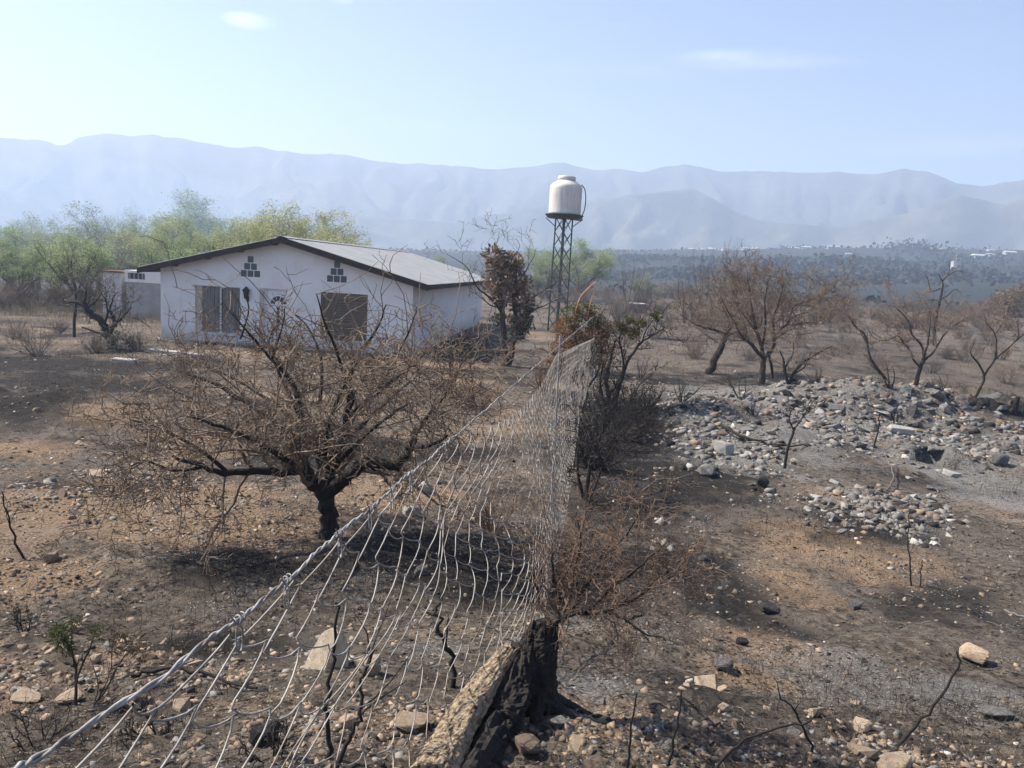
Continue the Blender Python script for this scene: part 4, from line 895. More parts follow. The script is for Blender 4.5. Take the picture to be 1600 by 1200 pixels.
clump(t, Bp, [(165, 532, depth(Bp) - .2, .35), (185, 535, depth(Bp) - .3, .4), (172, 520, depth(Bp), .35)], 500, .08, mk('dead_grey_leaf', [(.3, (.10, .095, .075)), (.6, (.18, .17, .13))], 2, .9, 30, 0, attr='tint', trans=.2), seed=12, aspect=.2)
for i, (bx, by, hh, lab) in enumerate(((58, 555, 1.1, 'pale leafless bush on the burnt field at the left'), (25, 530, .9, 'straw coloured bush at the left edge before the wood'), (215, 548, .8, 'grey twig bush between the gnarled tree and the house wall'), (150, 552, .7, 'small grey bush at the left foot of the gnarled tree'), (90, 522, .7, 'straw bush in the tan grass strip before the wood'))):
    scrub('pale_bush', (bx, by), hh * .7, hh, 30, (TWIGG, TWIG if i % 2 else TWIGG), lab, 'bush', seed=90 + i, spread=.9, thick=.010)

# ------------------------------------------------------------------ trees of the wood and the far brush
WL = [mk('willow_leaf_%s' % k, [(.3, a), (.65, b)], .6, .7, 30, 0, trans=.4, attr='tint') for k, a, b in (('green', (.19, .25, .12), (.33, .39, .21)), ('yellow', (.28, .30, .12), (.44, .44, .21)), ('grey', (.18, .215, .15), (.28, .31, .22)))]
HAZ = mk('grey_wood', [(.3, (.07, .06, .05)), (.6, (.14, .125, .11))], 3, .9, 40, 0)
spw = [dict(n=7, w=.10, u=.10, c=7, t0=.25, a=(22, 50), lr=.50, rr=.5, s=5, part='trunk', taper=.25), dict(n=5, w=.16, u=.10, c=6, t0=.15, a=(22, 55), lr=.5, rr=.5, s=3, part='trunk'), dict(n=4, w=.2, u=.06, c=3.5, t0=.1, a=(25, 60), lr=.5, rr=.6, s=3, part='crown'), dict(n=3, w=.25, u=-.03, s=3, part='crown')]
def willow_meshes(seed, nleaf, mat, size=.085, up=True, lim=9, mats=None):
    R = random.Random(seed); out = {'trunk': [], 'crown': [], 'tips': []}; H0 = 7.0
    tr = [(0, 0, -.3), (R.gauss(0, .08), R.gauss(0, .08), .7), (R.gauss(0, .15), R.gauss(0, .15), 1.5)]
    out['trunk'].append((*resample(tr, [.22, .16], 7, R, .01), 6))
    for i in range(lim):
        a = i / lim * 6.283 + R.uniform(-.4, .4); e = R.uniform(.12, .85); d = vn((math.cos(a) * e, math.sin(a) * e, 1))
        grow(R, (tr[-1][0], tr[-1][1], R.uniform(.6, 1.5)), d, R.uniform(3.4, 5.2), .08, 0, spw, out)
    tips = np.array([q for pl in out['tips'] for q in pl[1:]] + [q for pts, _, _ in out['crown'] for q in pts[2:]])
    r = np.random.default_rng(seed)
    # leaves gather on some sprays more than on others
    w = np.clip(.6 + 1.6 * fbm(tips[:, 0] / .8 + tips[:, 2] / 1.7, tips[:, 1] / .8 - tips[:, 2] / 1.3, 3, seed), .02, None); w /= w.sum()
    C = tips[r.choice(len(tips), nleaf, p=w)] + r.normal(0, .2, (nleaf, 3)) if nleaf else None
    A = tubes(out['trunk']); A.materials.append(HAZ); B = tubes(out['crown']); B.materials.append(HAZ)
    L_ = None
    if nleaf: L_ = leafquads(C, size, .42, name='leaves', seed=seed); L_.materials.append(mat)
    top = max(q[2] for pl in out['tips'] for q in pl)
    return A, B, L_, top
KIND = {}
def far_tree(name, kind, px, Z, ytop, label, group, wide=1.0, seed=0):
    if kind not in KIND:
        k, sd = kind
        if k == 'bare': KIND[kind] = willow_meshes(sd + 100, 0, None, lim=4)
        else: KIND[kind] = willow_meshes(sd, {'green': 14000, 'yellow': 14000, 'grey': 9500, 'dense': 19000}[k], WL[{'green': 0, 'yellow': 1, 'grey': 2, 'dense': 0}[k]], .06)
    A, B, L_, top = KIND[kind]
    q = P(px, ytop, Z); z = zg(q[0], q[1]); h = max(q[2] - z, 1.5); s = h / top
    t = empty(name, (q[0], q[1], z), seed * 1.7); t.scale = (s * wide * 1.35, s * wide * 1.35, s)
    tag(t, label, 'tree', group); link('trunk', A, None, t); link('twigs', B, None, t)
    if L_: link('leaves', L_, None, t)['kind'] = 'stuff'
    return t
WG = 'pale willows of the wood behind the house'
left = [('green', 1, 30, 44, 372, 1.2, 'pale green willow at the left edge of the wood, front row'), ('green', 2, 82, 46, 358, 1.1, 'green willow in the front row left of the thin dark trunk'), ('green', 3, 118, 42, 345, 1.15, 'wide pale green willow above the gnarled tree'), ('grey', 1, 175, 48, 362, 1.1, 'grey green sparse tree above the outbuilding'),
    ('green', 1, -20, 52, 335, 1.2, None), ('green', 2, 45, 56, 333, 1.1, None), ('grey', 2, 95, 58, 345, 1.0, None), ('green', 3, 150, 58, 338, 1.0, None), ('grey', 1, 168, 55, 318, .9, 'taller grey green tree rising over the front willows on the left'), ('green', 2, 210, 54, 330, 1.0, None), ('green', 1, 250, 58, 330, 1.0, None), ('grey', 2, 285, 60, 333, 1.0, None),
    ('dense', 1, 330, 68, 305, 1.2, 'dark round-topped tree, tallest of the wood behind the roof'), ('green', 3, 300, 66, 328, 1.0, None), ('yellow', 1, 395, 52, 332, 1.1, 'yellow green willow above the left roof slope'), ('yellow', 2, 438, 54, 316, 1.05, 'brightest yellow willow just left of the roof ridge'), ('green', 1, 368, 62, 340, 1.0, None), ('yellow', 1, 480, 58, 322, 1.0, 'yellow green willow just right of the roof ridge'),
    ('grey', 1, 515, 62, 330, .9, 'thin grey willow right of the roof ridge'), ('green', 2, 545, 66, 362, .9, None), ('yellow', 2, 345, 52, 352, 1.0, None), ('green', 3, 240, 48, 360, 1.0, None), ('yellow', 1, 420, 46, 345, .9, None), ('green', 2, 300, 46, 362, 1., None), ('grey', 2, 60, 70, 345, 1.2, None), ('grey', 1, 10, 64, 340, 1.2, None), ('grey', 1, 220, 68, 340, 1.2, None), ('grey', 2, 130, 72, 345, 1.2, None), ('green', 1, -75, 46, 350, 1.2, None), ('green', 3, -130, 50, 340, 1.2, None), ('yellow', 2, 570, 70, 372, .7, None), *[(('green', 'yellow', 'grey')[q % 3], 1 + q % 2, x_, 50 + (q * 7) % 14, y_, 1.1, None) for q, (x_, y_) in enumerate(((10, 352), (60, 348), (135, 352), (195, 345), (232, 342), (275, 340), (318, 338), (365, 345), (410, 330), (455, 328), (500, 336), (530, 350), (340, 345), (470, 350)))], ('green', 1, 700, 72, 398, .8, 'small yellow green tree just over the right roof slope')]
for i, (k, sd, px, Z, yt, wd, lab) in enumerate(left):
    far_tree('willow_tree', (k, sd), px, Z, yt, lab or '%s willow %s' % ({'green': 'hazy pale green', 'yellow': 'hazy yellow green', 'grey': 'faint grey green', 'dense': 'dense'}[k], 'in the back of the wood left of the outbuilding' if px < 150 else 'rising over the outbuilding and left eave' if px < 290 else 'over the left roof slope of the house' if px < 445 else 'over the roof right of its ridge'), WG, wd, i)
t = empty('dead_trunk', G(116, 527)); tag(t, 'thin dark bare trunk standing before the willows at the left', 'tree')
bl = np.array(t.location); link('trunk', tubes([([tuple(bl - [0, 0, .1]), tuple(np.array(P(116, 500, depth(bl)))), tuple(P(119, 478, depth(bl))), tuple(P(117, 440, depth(bl)))], [.06, .055, .05, .03], 7)], bl), BLACK, t)
sm_ = P(110, 455, 58); bm = bmesh.new(); bmesh.ops.create_uvsphere(bm, u_segments=40, v_segments=20, radius=1)
t_ = NT('smoke'); pv = t_.n('ShaderNodeVolumePrincipled'); pv.inputs['Color'].default_value = (.58, .75, 1.0, 1); pv.inputs['Density'].default_value = .013; pv.inputs['Density Attribute'].default_value = ''
t_.l(pv.outputs[0], t_.n('ShaderNodeOutputMaterial').inputs['Volume'])
o = tag(link('smoke', bm_mesh('smoke', bm), t_.m), 'thin blue smoke hanging in the willow wood', 'smoke', kind='stuff'); o.location = (sm_[0] - 2, 62, 2.5); o.scale = (24, 19, 7.5)
# beyond the tower and the flat
for i, (k, sd, px, Z, yt, wd, lab) in enumerate((('dense', 1, 918, 105, 372, 1.3, 'dark green round tree behind the right side of the lattice tower'), ('green', 3, 862, 98, 378, 1.1, 'pale green tree behind the left side of the lattice tower'), ('grey', 2, 838, 90, 415, 1.2, 'grey tree low behind the ivy tree and tower'), ('bare', 2, 986, 62, 396, .55, 'slim leafless tree standing alone right of the tower'), ('bare', 1, 1100, 75, 372, .5, 'left one of two tall hazy leafless trees behind the leaning tree'), ('bare', 2, 1145, 78, 366, .5, 'right one of two tall hazy leafless trees behind the leaning tree'), ('bare', 3, 952, 48, 452, .5, 'small ashen leafless tree behind the scorched bush'), ('bare', 1, 1122, 66, 395, .9, 'grey leafless tree between the two tall hazy ones'), ('bare', 3, 1075, 60, 415, .9, 'short grey leafless tree left of the two tall hazy ones'), ('grey', 1, 1010, 88, 425, 1.4, 'dull grey thicket tree behind the fence end'))):
    far_tree('distant_tree', (k, sd), px, Z, yt, lab, 'trees beyond the burnt flat', wd, i + 3)
# brush belt at the end of the flat
R = random.Random(77); BR = []
for s in range(4):
    out = {'trunk': [], 'crown': [], 'tips': []}
    for i in range(22):
        a = R.uniform(0, 6.283); e = R.uniform(.1, .9); d = vn((math.cos(a) * e, math.sin(a) * e, 1))
        grow(R, (math.cos(a) * .3, math.sin(a) * .3, -.1), d, R.uniform(1.4, 2.4), .03, 0, [dict(n=5, w=.14, u=.05, c=6, t0=.2, a=(20, 50), lr=.5, rr=.5, s=3, part='trunk'), dict(n=4, w=.2, u=.05, c=5, t0=.1, a=(25, 60), lr=.5, rr=.6, s=3), dict(n=3, w=.25, u=.02, s=3)], out)
    A = tubes(out['trunk']); A.materials.append(TWIGG); B = tubes(out['crown']); B.materials.append([TWIG, TWIGG, TWIGG, TWIGR][s]); BR.append((A, B))
belt = [(R.uniform(940, 1620), R.uniform(34, 56)) for _ in range(34)]
for i in range(120):
    px = R.uniform(930, 1700); Z = R.choice([58, 66, 75, 85, 95, 108, 120, 132]) + R.uniform(-4, 4); belt.append((px, Z))
for px in np.linspace(1270, 1560, 26): belt.append((px + R.uniform(-6, 6), R.uniform(62, 74)))
for px in np.linspace(600, 930, 30): belt.append((px + R.uniform(-6, 6), R.uniform(85, 130)))
for px in np.linspace(-120, 260, 24): belt.append((px + R.uniform(-6, 6), R.uniform(38, 46)))
for i, (px, Z) in enumerate(belt):
    q = P(px, 480, Z); z = zg(q[0], q[1]); t = empty('bare_shrub', (q[0], q[1], z), R.uniform(0, 6))
    s = R.uniform(.5, 1.0) * (1.2 if Z > 80 else .8 if Z > 57 or px < 300 else .5); t.scale = (s * R.uniform(.9, 1.4), s * R.uniform(.9, 1.4), s * R.uniform(.8, 1.1))
    grp_ = 'leafless shrubs of the far brush belt'
    side = 'nearest' if Z < 57 else 'near' if Z < 80 else 'far'
    if px > 900:
        where = 'left of the leaning tree' if px < 1060 else 'behind the many-stemmed tree' if px < 1300 else 'behind the forked bare tree' if px < 1460 else 'behind the gnarled black tree'
        lab = ('reddish', 'grey', 'grey brown', 'russet')[i % 4] + ' leafless shrub in the %s brush belt %s' % (side, where)
    else: lab = ('leafless shrub at the foot of the willow wood left of the outbuilding' if px < 150 else 'leafless shrub before the willows between outbuilding and house') if px < 300 else ('leafless shrub in the thicket over the right roof slope' if px < 760 else 'leafless shrub in the thicket between ivy tree and lattice tower')
    tag(t, lab, 'shrub', grp_); A, B = BR[i % 4]; link('stems', A, None, t); link('twigs', B, None, t)
RC = [(1575, 460, 62, 1.3), (1600, 452, 64, 1.5), (1555, 470, 60, .9), (1630, 460, 62, 1.4)]
q = P(1590, 480, 100); q[2] = zg(q[0], q[1]); RC = [(px, 470, d, rr_) for (px, d, rr_) in ((1560, 99, 1.7), (1580, 100, 2.3), (1605, 102, 2.8), (1640, 100, 2.4))]; t = empty('round_thicket', q); tag(t, 'dense brown thicket with tan top at the right edge of the flat', 'thicket')
out = {'trunk': [], 'crown': [], 'tips': []}
for i in range(16): grow(R, (q[0] + R.uniform(-2, 2), q[1], q[2]), vn((R.gauss(0, .4), R.gauss(0, .4), 1)), 2.6, .05, 0, [dict(n=4, w=.2, c=0, s=4, part='trunk')], out)
link('stems', tubes(out['trunk'], q), BARK, t)
RC = [(px, [yy for yy in range(380, 560) if P(px, yy, d)[2] < q[2] + rr_ * .8][0], d, rr_) for (px, _, d, rr_) in RC]
clump(t, q, RC, 6500, .15, mk('brown_thicket_leaf', [(.3, (.10, .07, .045)), (.6, (.20, .145, .085))], .5, .9, 30, 0, trans=.25, attr='tint'), seed=21)

# scattered far houses on the valley side
fw = mk('far_white_wall', [(.4, (.38, .375, .37)), (.6, (.46, .455, .45))], 1, .8, 30, 0); fr_ = mk('far_pale_roof', [(.4, (.38, .38, .375)), (.6, (.48, .48, .475))], 1, .5, 30, 0); frr = mk('far_red_roof', [(.4, (.30, .15, .11)), (.6, (.40, .21, .16))], 1, .8, 30, 0); fd = mk('far_window', [(.4, (.04, .045, .05)), (.6, (.07, .075, .08))], 1, .4, 30, 0)
def far_house(px, py, w, h, label, roof=fr_, D=None):
    p_ = G(px, py, 900); d = depth(p_) if D is None else D; s = d / F
    if D is not None: p_ = P(px, py, D); p_[2] = zg(p_[0], p_[1])
    t = empty('far_house', p_, -.1 + .3 * ((px * 7) % 10) / 10); tag(t, label, 'house', 'houses scattered over the far valley side')
    Wd, Hh = w * s, h * s
    boxes('wall', [(-Wd / 2, Wd / 2, 0, Wd * .7, -1, Hh * .62)], fw, t)
    bm = bmesh.new(); v = [bm.verts.new(c) for c in ((-Wd * .55, -Wd * .06, Hh * .63), (Wd * .55, -Wd * .06, Hh * .63), (Wd * .55, Wd * .76, Hh * .63), (-Wd * .55, Wd * .76, Hh * .63), (-Wd * .5, Wd * .35, Hh), (Wd * .5, Wd * .35, Hh))]
    for f in ((0, 1, 5, 4), (2, 3, 4, 5), (0, 4, 3), (1, 2, 5), (0, 3, 2, 1)): bm.faces.new([v[i] for i in f])
    link('roof', bm_mesh('roof', bm), roof, t)
    if w > 9:
        for k in (-.25, .2): boxes('window', [(Wd * k, Wd * (k + .12), -.05 * s, .01, Hh * .18, Hh * .45)], fd, t)
FH = [(1080, 386, 10, 4, 'small white house leftmost on the far valley edge'), (1097, 386, 9, 4, 'small white house, second from the left on the far valley edge'), (1113, 383, 10, 5, 'white house behind the tall hazy leafless trees, highest of the left row'), (1134, 387, 9, 5, 'far house with a reddish roof right of the tall hazy trees'), (1172, 387, 18, 4, 'long low white building in the middle of the far valley edge'), (1186, 385, 7, 4, 'tiny white house touching the long low building'), (1240, 388, 18, 4, 'long white shed right of centre on the far valley edge'), (1260, 390, 13, 5, 'white house with pale roof beside the long white shed'), (1305, 386, 22, 4, 'wide pale building left of the scattered village'), (1368, 392, 6, 4, 'tiny white house in the left part of the village'), (1394, 390, 5, 6, 'narrow tall white house in the village'), (1425, 389, 8, 4, 'tiny pale house in front of the dark village grove'), (1462, 383, 8, 4, 'tiny pale house right of the dark village grove'), (1476, 383, 12, 5, 'pale house with grey roof in the middle of the village'), (1486, 392, 5, 5, 'tiny white hut below the middle of the village'), (1508, 388, 8, 3, 'tiny grey house right of the white mast'), (1535, 404, 22, 7, 'large white roofed house low in the village'), (1549, 400, 11, 4, 'small white roof behind the large white roofed house'), (1580, 398, 16, 6, 'white house at the right edge of the village'), (1330, 374, 10, 3, 'faint pale roof highest above the valley edge'), (1552, 379, 10, 3, 'faint white roof high at the right of the village')]
for (px, py, w, h, lab) in FH: far_house(px, py, w, h, lab, frr if 'reddish' in lab else fr_, 560 if py < 380 else None if py > 392 else 640)
slab_far = mk('dusty_roof', [(.3, (.30, .28, .26)), (.6, (.40, .38, .36))], 1, .9, 30, 0); hut = P(997, 489, 75); hut[2] = zg(hut[0], hut[1]) ; t = empty('red_hut', hut, .1); tag(t, 'small hut with reddish wall and pale roof beyond the fence end', 'hut')
boxes('wall', [(-.9, .9, 0, 2, -.2, .85)], mk('dull_red_wall', [(.3, (.15, .09, .07)), (.6, (.21, .13, .10))], 1, .9, 30, 0), t); boxes('roof', [(-1.0, 1.0, -.1, 2.1, .852, .93)], slab_far, t)
q = G(1494, 421, 900); s = depth(q) / F; t = empty('white_mast', q); tag(t, 'small white block house with a thin mast on the valley side', 'mast')
boxes('block', [(-5 * s, 6 * s, 0, 8 * s, -1, 13 * s)], fw, t); link('mast', tubes([([(-4 * s, -1, 0), (-4 * s, -1, 26 * s)], [.7 * s, .5 * s], 5)]), fw, t)
# dark groves on the valley side
gl = mk('grove_leaf', [(.3, (.018, .024, .019)), (.6, (.032, .036, .028))], .2, .9, 30, 0, attr='tint')
C = []
for (px, py, w, h) in ((1425, 384, 45, 14), (1320, 380, 30, 8), (1130, 384, 60, 5), (1240, 384, 90, 5), (1545, 385, 60, 8), (900, 384, 200, 3), (650, 380, 120, 3), (1480, 404, 120, 6), (1350, 410, 160, 6), (1200, 408, 200, 6), (1000, 400, 180, 6), (1300, 432, 260, 6), (1100, 425, 260, 6), (1500, 430, 150, 8)):
    p_ = G(px, py + h / 2, 900); d = min(depth(p_), 680); s = d / F; n = int(w * h * .8) + 60
    X = rng.normal(p_[0], w * s * .45, n); Y = rng.normal(d, d * .03 + 4, n); Z_ = height(X, Y) + np.abs(rng.normal(0, h * s * .45, n))
    C.append(np.stack([X, Y, Z_], 1))
n0_ = sum(len(q_) for q_ in C); n = 3500; a_ = rng.uniform(-.25, .66, n); q_ = np.exp(rng.uniform(math.log(150), math.log(690), n)); X = q_ * np.sin(a_); Y = q_ * np.cos(a_); kp = rng.uniform(0, 1, n) < np.clip(.35 + 1.2 * fbm(X / 60, Y / 60, 3, 97), .03, 1); X, Y = X[kp], Y[kp]
C.append(np.stack([X, Y, height(X, Y) + rng.uniform(.2, 1.6, len(X))], 1))
g = link('far_groves', leafquads(np.concatenate(C), np.where(np.arange(sum(len(q_) for q_ in C)) < n0_, 1.3, .7), .8, name='far_groves', seed=5), gl); tag(g, 'dark scrub and groves over the far valley side', 'scrub', kind='stuff')

# ------------------------------------------------------------------ stones
def rock(seed, npt=16, flat=.6, long_=1.0, sub=False):
    r = random.Random(seed); bm = bmesh.new()
    # a block with knocked-off corners, squeezed and sheared
    for sx in (-1, 1):
        for sy in (-1, 1):
            for sz in (-1, 1):
                if r.random() < .72: bm.verts.new(((sx * r.uniform(.55, 1)) * long_ * .8, sy * r.uniform(.5, 1) * .8, sz * r.uniform(.5, 1) * flat * .8))
    for i in range(max(npt - 8, 3)):
        v = vn(rv(r, 1)); k = r.uniform(.8, 1.0); bm.verts.new((v[0] * k * long_, v[1] * k, v[2] * k * flat))
    if sub is None:
        q = Matrix.Rotation(r.uniform(-.5, .5), 4, 'X') @ Matrix.Rotation(r.uniform(-.5, .5), 4, 'Y')
        for v in bm.verts: v.co = q @ v.co
    bmesh.ops.convex_hull(bm, input=bm.verts[:]); bmesh.ops.delete(bm, geom=[v for v in bm.verts if not v.link_faces], context='VERTS')
    if sub:
        bmesh.ops.bevel(bm, geom=bm.edges[:], offset=.07, segments=2, affect='EDGES', clamp_overlap=True)
        bmesh.ops.subdivide_edges(bm, edges=[e for e in bm.edges if e.calc_length() > .25], cuts=2, use_grid_fill=True)
        for v in bm.verts: v.co *= 1 + .05 * float(fbm(np.array(v.co.x * 2.5 + seed), np.array(v.co.y * 2.5 + v.co.z * 2.1), 3, seed))
    me = bm_mesh('stone', bm); return me
ROCK = {}
def rock_mesh(v, m):
    if (v, m) not in ROCK:
        me = rock(200 + v, 11 + v % 4, .42 + .08 * (v % 6), 1 + .14 * (v % 5)); me.materials.append(STONES[m]); ROCK[(v, m)] = me
    return ROCK[(v, m)]
RS = random.Random(9)
PALE_TAN = mk('pale_tan_boulder', [(.3, (.34, .27, .19)), (.5, (.55, .46, .34)), (.7, (.66, .57, .44))], 3, .9, 22, .6, .04)
def stone(pos, r, m, label, group=None, mesh=None, sink=.25, rot=None, name='stone'):
    o = bpy.data.objects.new(name, mesh or rock_mesh(RS.randrange(12), m)); COL.objects.link(o)
    o.location = (pos[0], pos[1], pos[2] + r * (.55 - sink)); o.scale = (r, r, r)
    o.rotation_euler = rot or (RS.gauss(0, .3), RS.gauss(0, .3), RS.uniform(0, 6.3)); tag(o, label, 'stone', group); return o
def big(seed, m, **k):
    me = rock(seed, k.get('n', 18), k.get('flat', .7), k.get('long_', 1.1), True); me.materials.append(STONES[m]); return me
SPEC = [(508, 1030, 36, 1, 'tall tan boulder with a black shadowed side behind the wire mesh', 1.0, 1.), (572, 1042, 26, 1, 'tan boulder leaning against the taller one behind the mesh', .8, 1.), (1522, 1022, 21, 1, 'smooth round tan stone on ash at the right', .6, 1.25), (1396, 1196, 28, 1, 'pale tan pointed stone at the lower edge on the right', .7, 1.2), (1130, 1040, 17, 0, 'rounded grey stone on brown soil right of the twiggy stump', .75, 1.1), (1200, 950, 15, 4, 'dark blocky stone with pale top in the middle of the right slope', .6, 1.2), (1336, 948, 12, 0, 'small grey stone alone on the ash, centre of right slope', .8, 1.), (1158, 1003, 11, 4, 'small black stone above the rounded grey stone', .7, 1.2), (642, 797, 16, 3, 'pale stone on tan soil just right of the thorn tree trunk', .7, 1.1), (664, 762, 13, 3, 'smaller pale stone above the one right of the trunk', .8, 1.), (655, 893, 13, 0, 'grey stone in the black shadow behind the mesh', .7, 1.2), (1556, 1112, 24, 0, 'flat grey slab stone on pale ash at the right', .35, 1.5), (1128, 700, 20, 3, 'large white ash covered stone left in the rubble', .7, 1.), (1105, 735, 18, 0, 'grey stone on the ash heap below the white one', .6, 1.2), (1410, 668, 20, 3, 'brightest white flat stone on the rubble bank', .45, 1.5), (1190, 752, 14, 4, 'black lump at the tip of the bush shadow', .7, 1.1), (1345, 1130, 20, 1, 'tan flat stone by the crossing twigs', .45, 1.3), (1098, 870, 9, 0, 'small round grey stone below the bush shadow', .8, 1.), (545, 1132, 16, 1, 'tan cobble behind the mesh under the boulders', .8, 1.), (640, 1125, 26, 1, 'broad tan stone behind the mesh, nearest the split log', .45, 1.4), (1462, 700, 14, 0, 'grey ledge stone at the upper edge of the dark burrow', .55, 1.3), (1565, 720, 15, 0, 'rounded grey stone right of the dark burrow', .8, 1.1), (80, 870, 14, 1, 'pale tan stone on the bank at the left edge', .7, 1.), (118, 982, 15, 1, 'tan stone behind the green seedling', .6, 1.1), (148, 1035, 12, 1, 'small tan stone right of the green seedling', .8, 1.), (105, 1088, 22, 1, 'tan stone at the foot of the green seedling', .5, 1.3), (825, 1160, 24, 2, 'brown angular stone in front of the burnt stump', .6, 1.1), (870, 1128, 18, 0, 'grey stone touching the burnt stump', .6, 1.3), (410, 1150, 26, 4, 'black pointed stone behind the mesh, low on the left', 1.0, 1.), (40, 1085, 22, 1, 'flat tan stone low at the left edge', .4, 1.5)]
for i, (px, py, rp, m, lab, fl, lo) in enumerate(SPEC):
    p_ = G(px, py + rp * .45); r = rp / ppm(p_); me = big(300 + i, m, flat=fl, long_=lo)
    if i == 0:
        bm = bmesh.new()
        for v in ((-1.05, -.1, -.1), (-.95, .6, 0), (-.75, -.05, .7), (-.2, .25, 1.75), (.3, .3, 2.0), (.5, .1, 1.75), (.15, -.75, .25), (.1, -.85, -.2), (1.05, -.1, -.1), (.9, .7, .1), (.7, .8, 1.4), (-.4, .8, 1.2), (.1, .5, -.3), (-.45, -.45, .1)): bm.verts.new((v[0], v[1], v[2] - .75))
        bmesh.ops.convex_hull(bm, input=bm.verts[:]); bmesh.ops.bevel(bm, geom=bm.edges[:], offset=.06, segments=2, affect='EDGES', clamp_overlap=True)
        me = bm_mesh('stone', bm); me.materials.append(PALE_TAN)
    stone(p_, r, m, lab, None, me, sink=.35 if fl < .6 else .05, rot=(0, 0, RS.uniform(0, 6.3)) if i > 0 else (0, 0, 0))
ZONES = [  # polygon box px, count, size px, mats, label, group
    ((1230, 612, 1600, 690), 78, (5, 13), (0, 0, 0, 0, 3, 2, 4), 'on the high rubble bank', 'stones of the high rubble bank'),
    ((1040, 608, 1240, 720), 44, (5, 11), (0, 0, 0, 3, 4, 4), 'in the ashy heap by the charred bush', 'stones of the ashy rubble heap'),
    ((1255, 745, 1480, 835), 54, (5, 11), (0, 3, 0, 0), 'in the patch below the sapling', 'stones of the pale patch below the rubble bank'),
    ((1330, 690, 1600, 760), 14, (7, 14), (0, 0, 3), 'lying near the burrow', 'stones round the burrow'),
    ((890, 1070, 1360, 1200), 34, (9, 22), (1, 1, 2, 0), 'on stony soil right of the stump', 'stones right of the stump'),
    ((0, 960, 330, 1200), 26, (9, 20), (1, 1, 2), 'on soil around the seedling', 'stones around the seedling'),
    ((0, 640, 330, 820), 30, (6, 13), (1, 2, 1, 0), 'on the left burnt bank', 'stones on the left bank')]
nst = 0
for (bx, n, (s0, s1), ms, lab, grp_) in ZONES:
    for k in range(n):
        for _ in range(6):
            px, py = RS.uniform(bx[0], bx[2]), RS.uniform(bx[1], bx[3])
            if fbm(np.array(px / 40.), np.array(py / 22.), 2, 3) > -.25: break
        p_ = G(px, py)
        if math.hypot(p_[0] - PIT[0], p_[1] - PIT[1]) < .8: continue
        rp = RS.uniform(s0, s1) * RS.choice((.7, 1, 1)); m = RS.choice(ms); lf = 'left' if px < (bx[0] + bx[2]) / 2 else 'right'; bk = 'upper' if py < (bx[1] + bx[3]) / 2 else 'lower'
        stone(p_, rp / ppm(p_), m, '%s %s stone %s, in its %s %s part' % ('large' if rp > (s0 + s1) / 2 else 'small', ('grey', 'tan', 'brown', 'pale', 'sooty')[m], lab, bk, lf), grp_, sink=RS.uniform(.3, .75)); nst += 1
# gravel and chips: uncounted
def scatter(name, n, rmin, rmax, smin, smax, mats_share, seed, dens=None, flat=.6):
    r = np.random.default_rng(seed); NB = 24
    base_ = []
    for k in range(NB):
        me = rock(500 + k, 10, .40 + .02 * k, 1.2, None); Vv = np.empty(len(me.vertices) * 3, np.float32); me.vertices.foreach_get('co', Vv)
        me.calc_loop_triangles(); T_ = np.empty(len(me.loop_triangles) * 3, np.int32); me.loop_triangles.foreach_get('vertices', T_)
        base_.append((Vv.reshape(-1, 3), T_.reshape(-1, 3)))
    a_ = r.uniform(-.66, .66, n * 9); rr = np.exp(r.uniform(math.log(rmin), math.log(rmax), n * 9)); X = rr * np.sin(a_); Y = rr * np.cos(a_)
    if dens is not None:
        kp = r.uniform(0, 1, n * 9) < dens(X, Y); X, Y, rr = X[kp], Y[kp], rr[kp]
    X, Y, rr = X[:n], Y[:n], rr[:n]; n = len(X); Z_ = height(X, Y)
    S = (smin + (smax - smin) * r.uniform(0, 1, n) ** 3.0) * (rr / 8) ** .55
    pal = np.array([(.20, .19, .178), (.27, .20, .14), (.16, .122, .094), (.36, .34, .31), (.03, .028, .027)]); ci = r.choice(5, n, p=mats_share)
    colr = pal[ci] * r.uniform(.7, 1.25, (n, 1)); Vs, Fs, Cs, off = [], [], [], 0
    for k in range(NB):
        sel = np.where(np.arange(n) % NB == k)[0]; Vb, Tb = base_[k]; th = r.uniform(0, 6.3, len(sel)); c_, s_n = np.cos(th), np.sin(th)
        v = Vb[None] * (S[sel][:, None, None] * np.array([1, 1, 1.0])); x = v[..., 0] * c_[:, None] - v[..., 1] * s_n[:, None]; y = v[..., 0] * s_n[:, None] + v[..., 1] * c_[:, None]
        v = np.stack([x + X[sel][:, None], y + Y[sel][:, None], v[..., 2] + (Z_[sel] - S[sel] * .12)[:, None]], -1)
        Vs.append(v.reshape(-1, 3)); Cs.append(np.repeat(colr[sel], len(Vb), 0))
        Fs.append((Tb[None] + (np.arange(len(sel)) * len(Vb))[:, None, None] + off).reshape(-1, 3)); off += len(sel) * len(Vb)
    me = npmesh(name, np.concatenate(Vs), np.concatenate(Fs), False, {'tint': np.concatenate(Cs)})
    return me
gm = mk('gravel_stone', [(.3, (.65,) * 3), (.7, (1.2,) * 3)], 14, .95, 40, .4, .01, attr='tint')
STONY = [blob(*b) + (1.,) for b in ((1070, 1160, 260, 60), (1450, 1190, 250, 20), (120, 1070, 260, 130), (140, 760, 260, 70), (40, 905, 120, 40), (560, 1140, 200, 60), (300, 830, 200, 30), (640, 790, 120, 30))]
def d1(X, Y): return np.clip((.05 + blobs(STONY, X, Y) * .75) * (.55 + fbm(X / 1.1, Y / 1.1, 3, 91) * 1.3), .012, 1)
tag(link('gravel', scatter('gravel', 24000, 2.2, 34, .004, .046, [.20, .32, .33, .03, .12], 3, d1), gm), 'small stones and chips strewn over the burnt soil', 'gravel', kind='stuff')
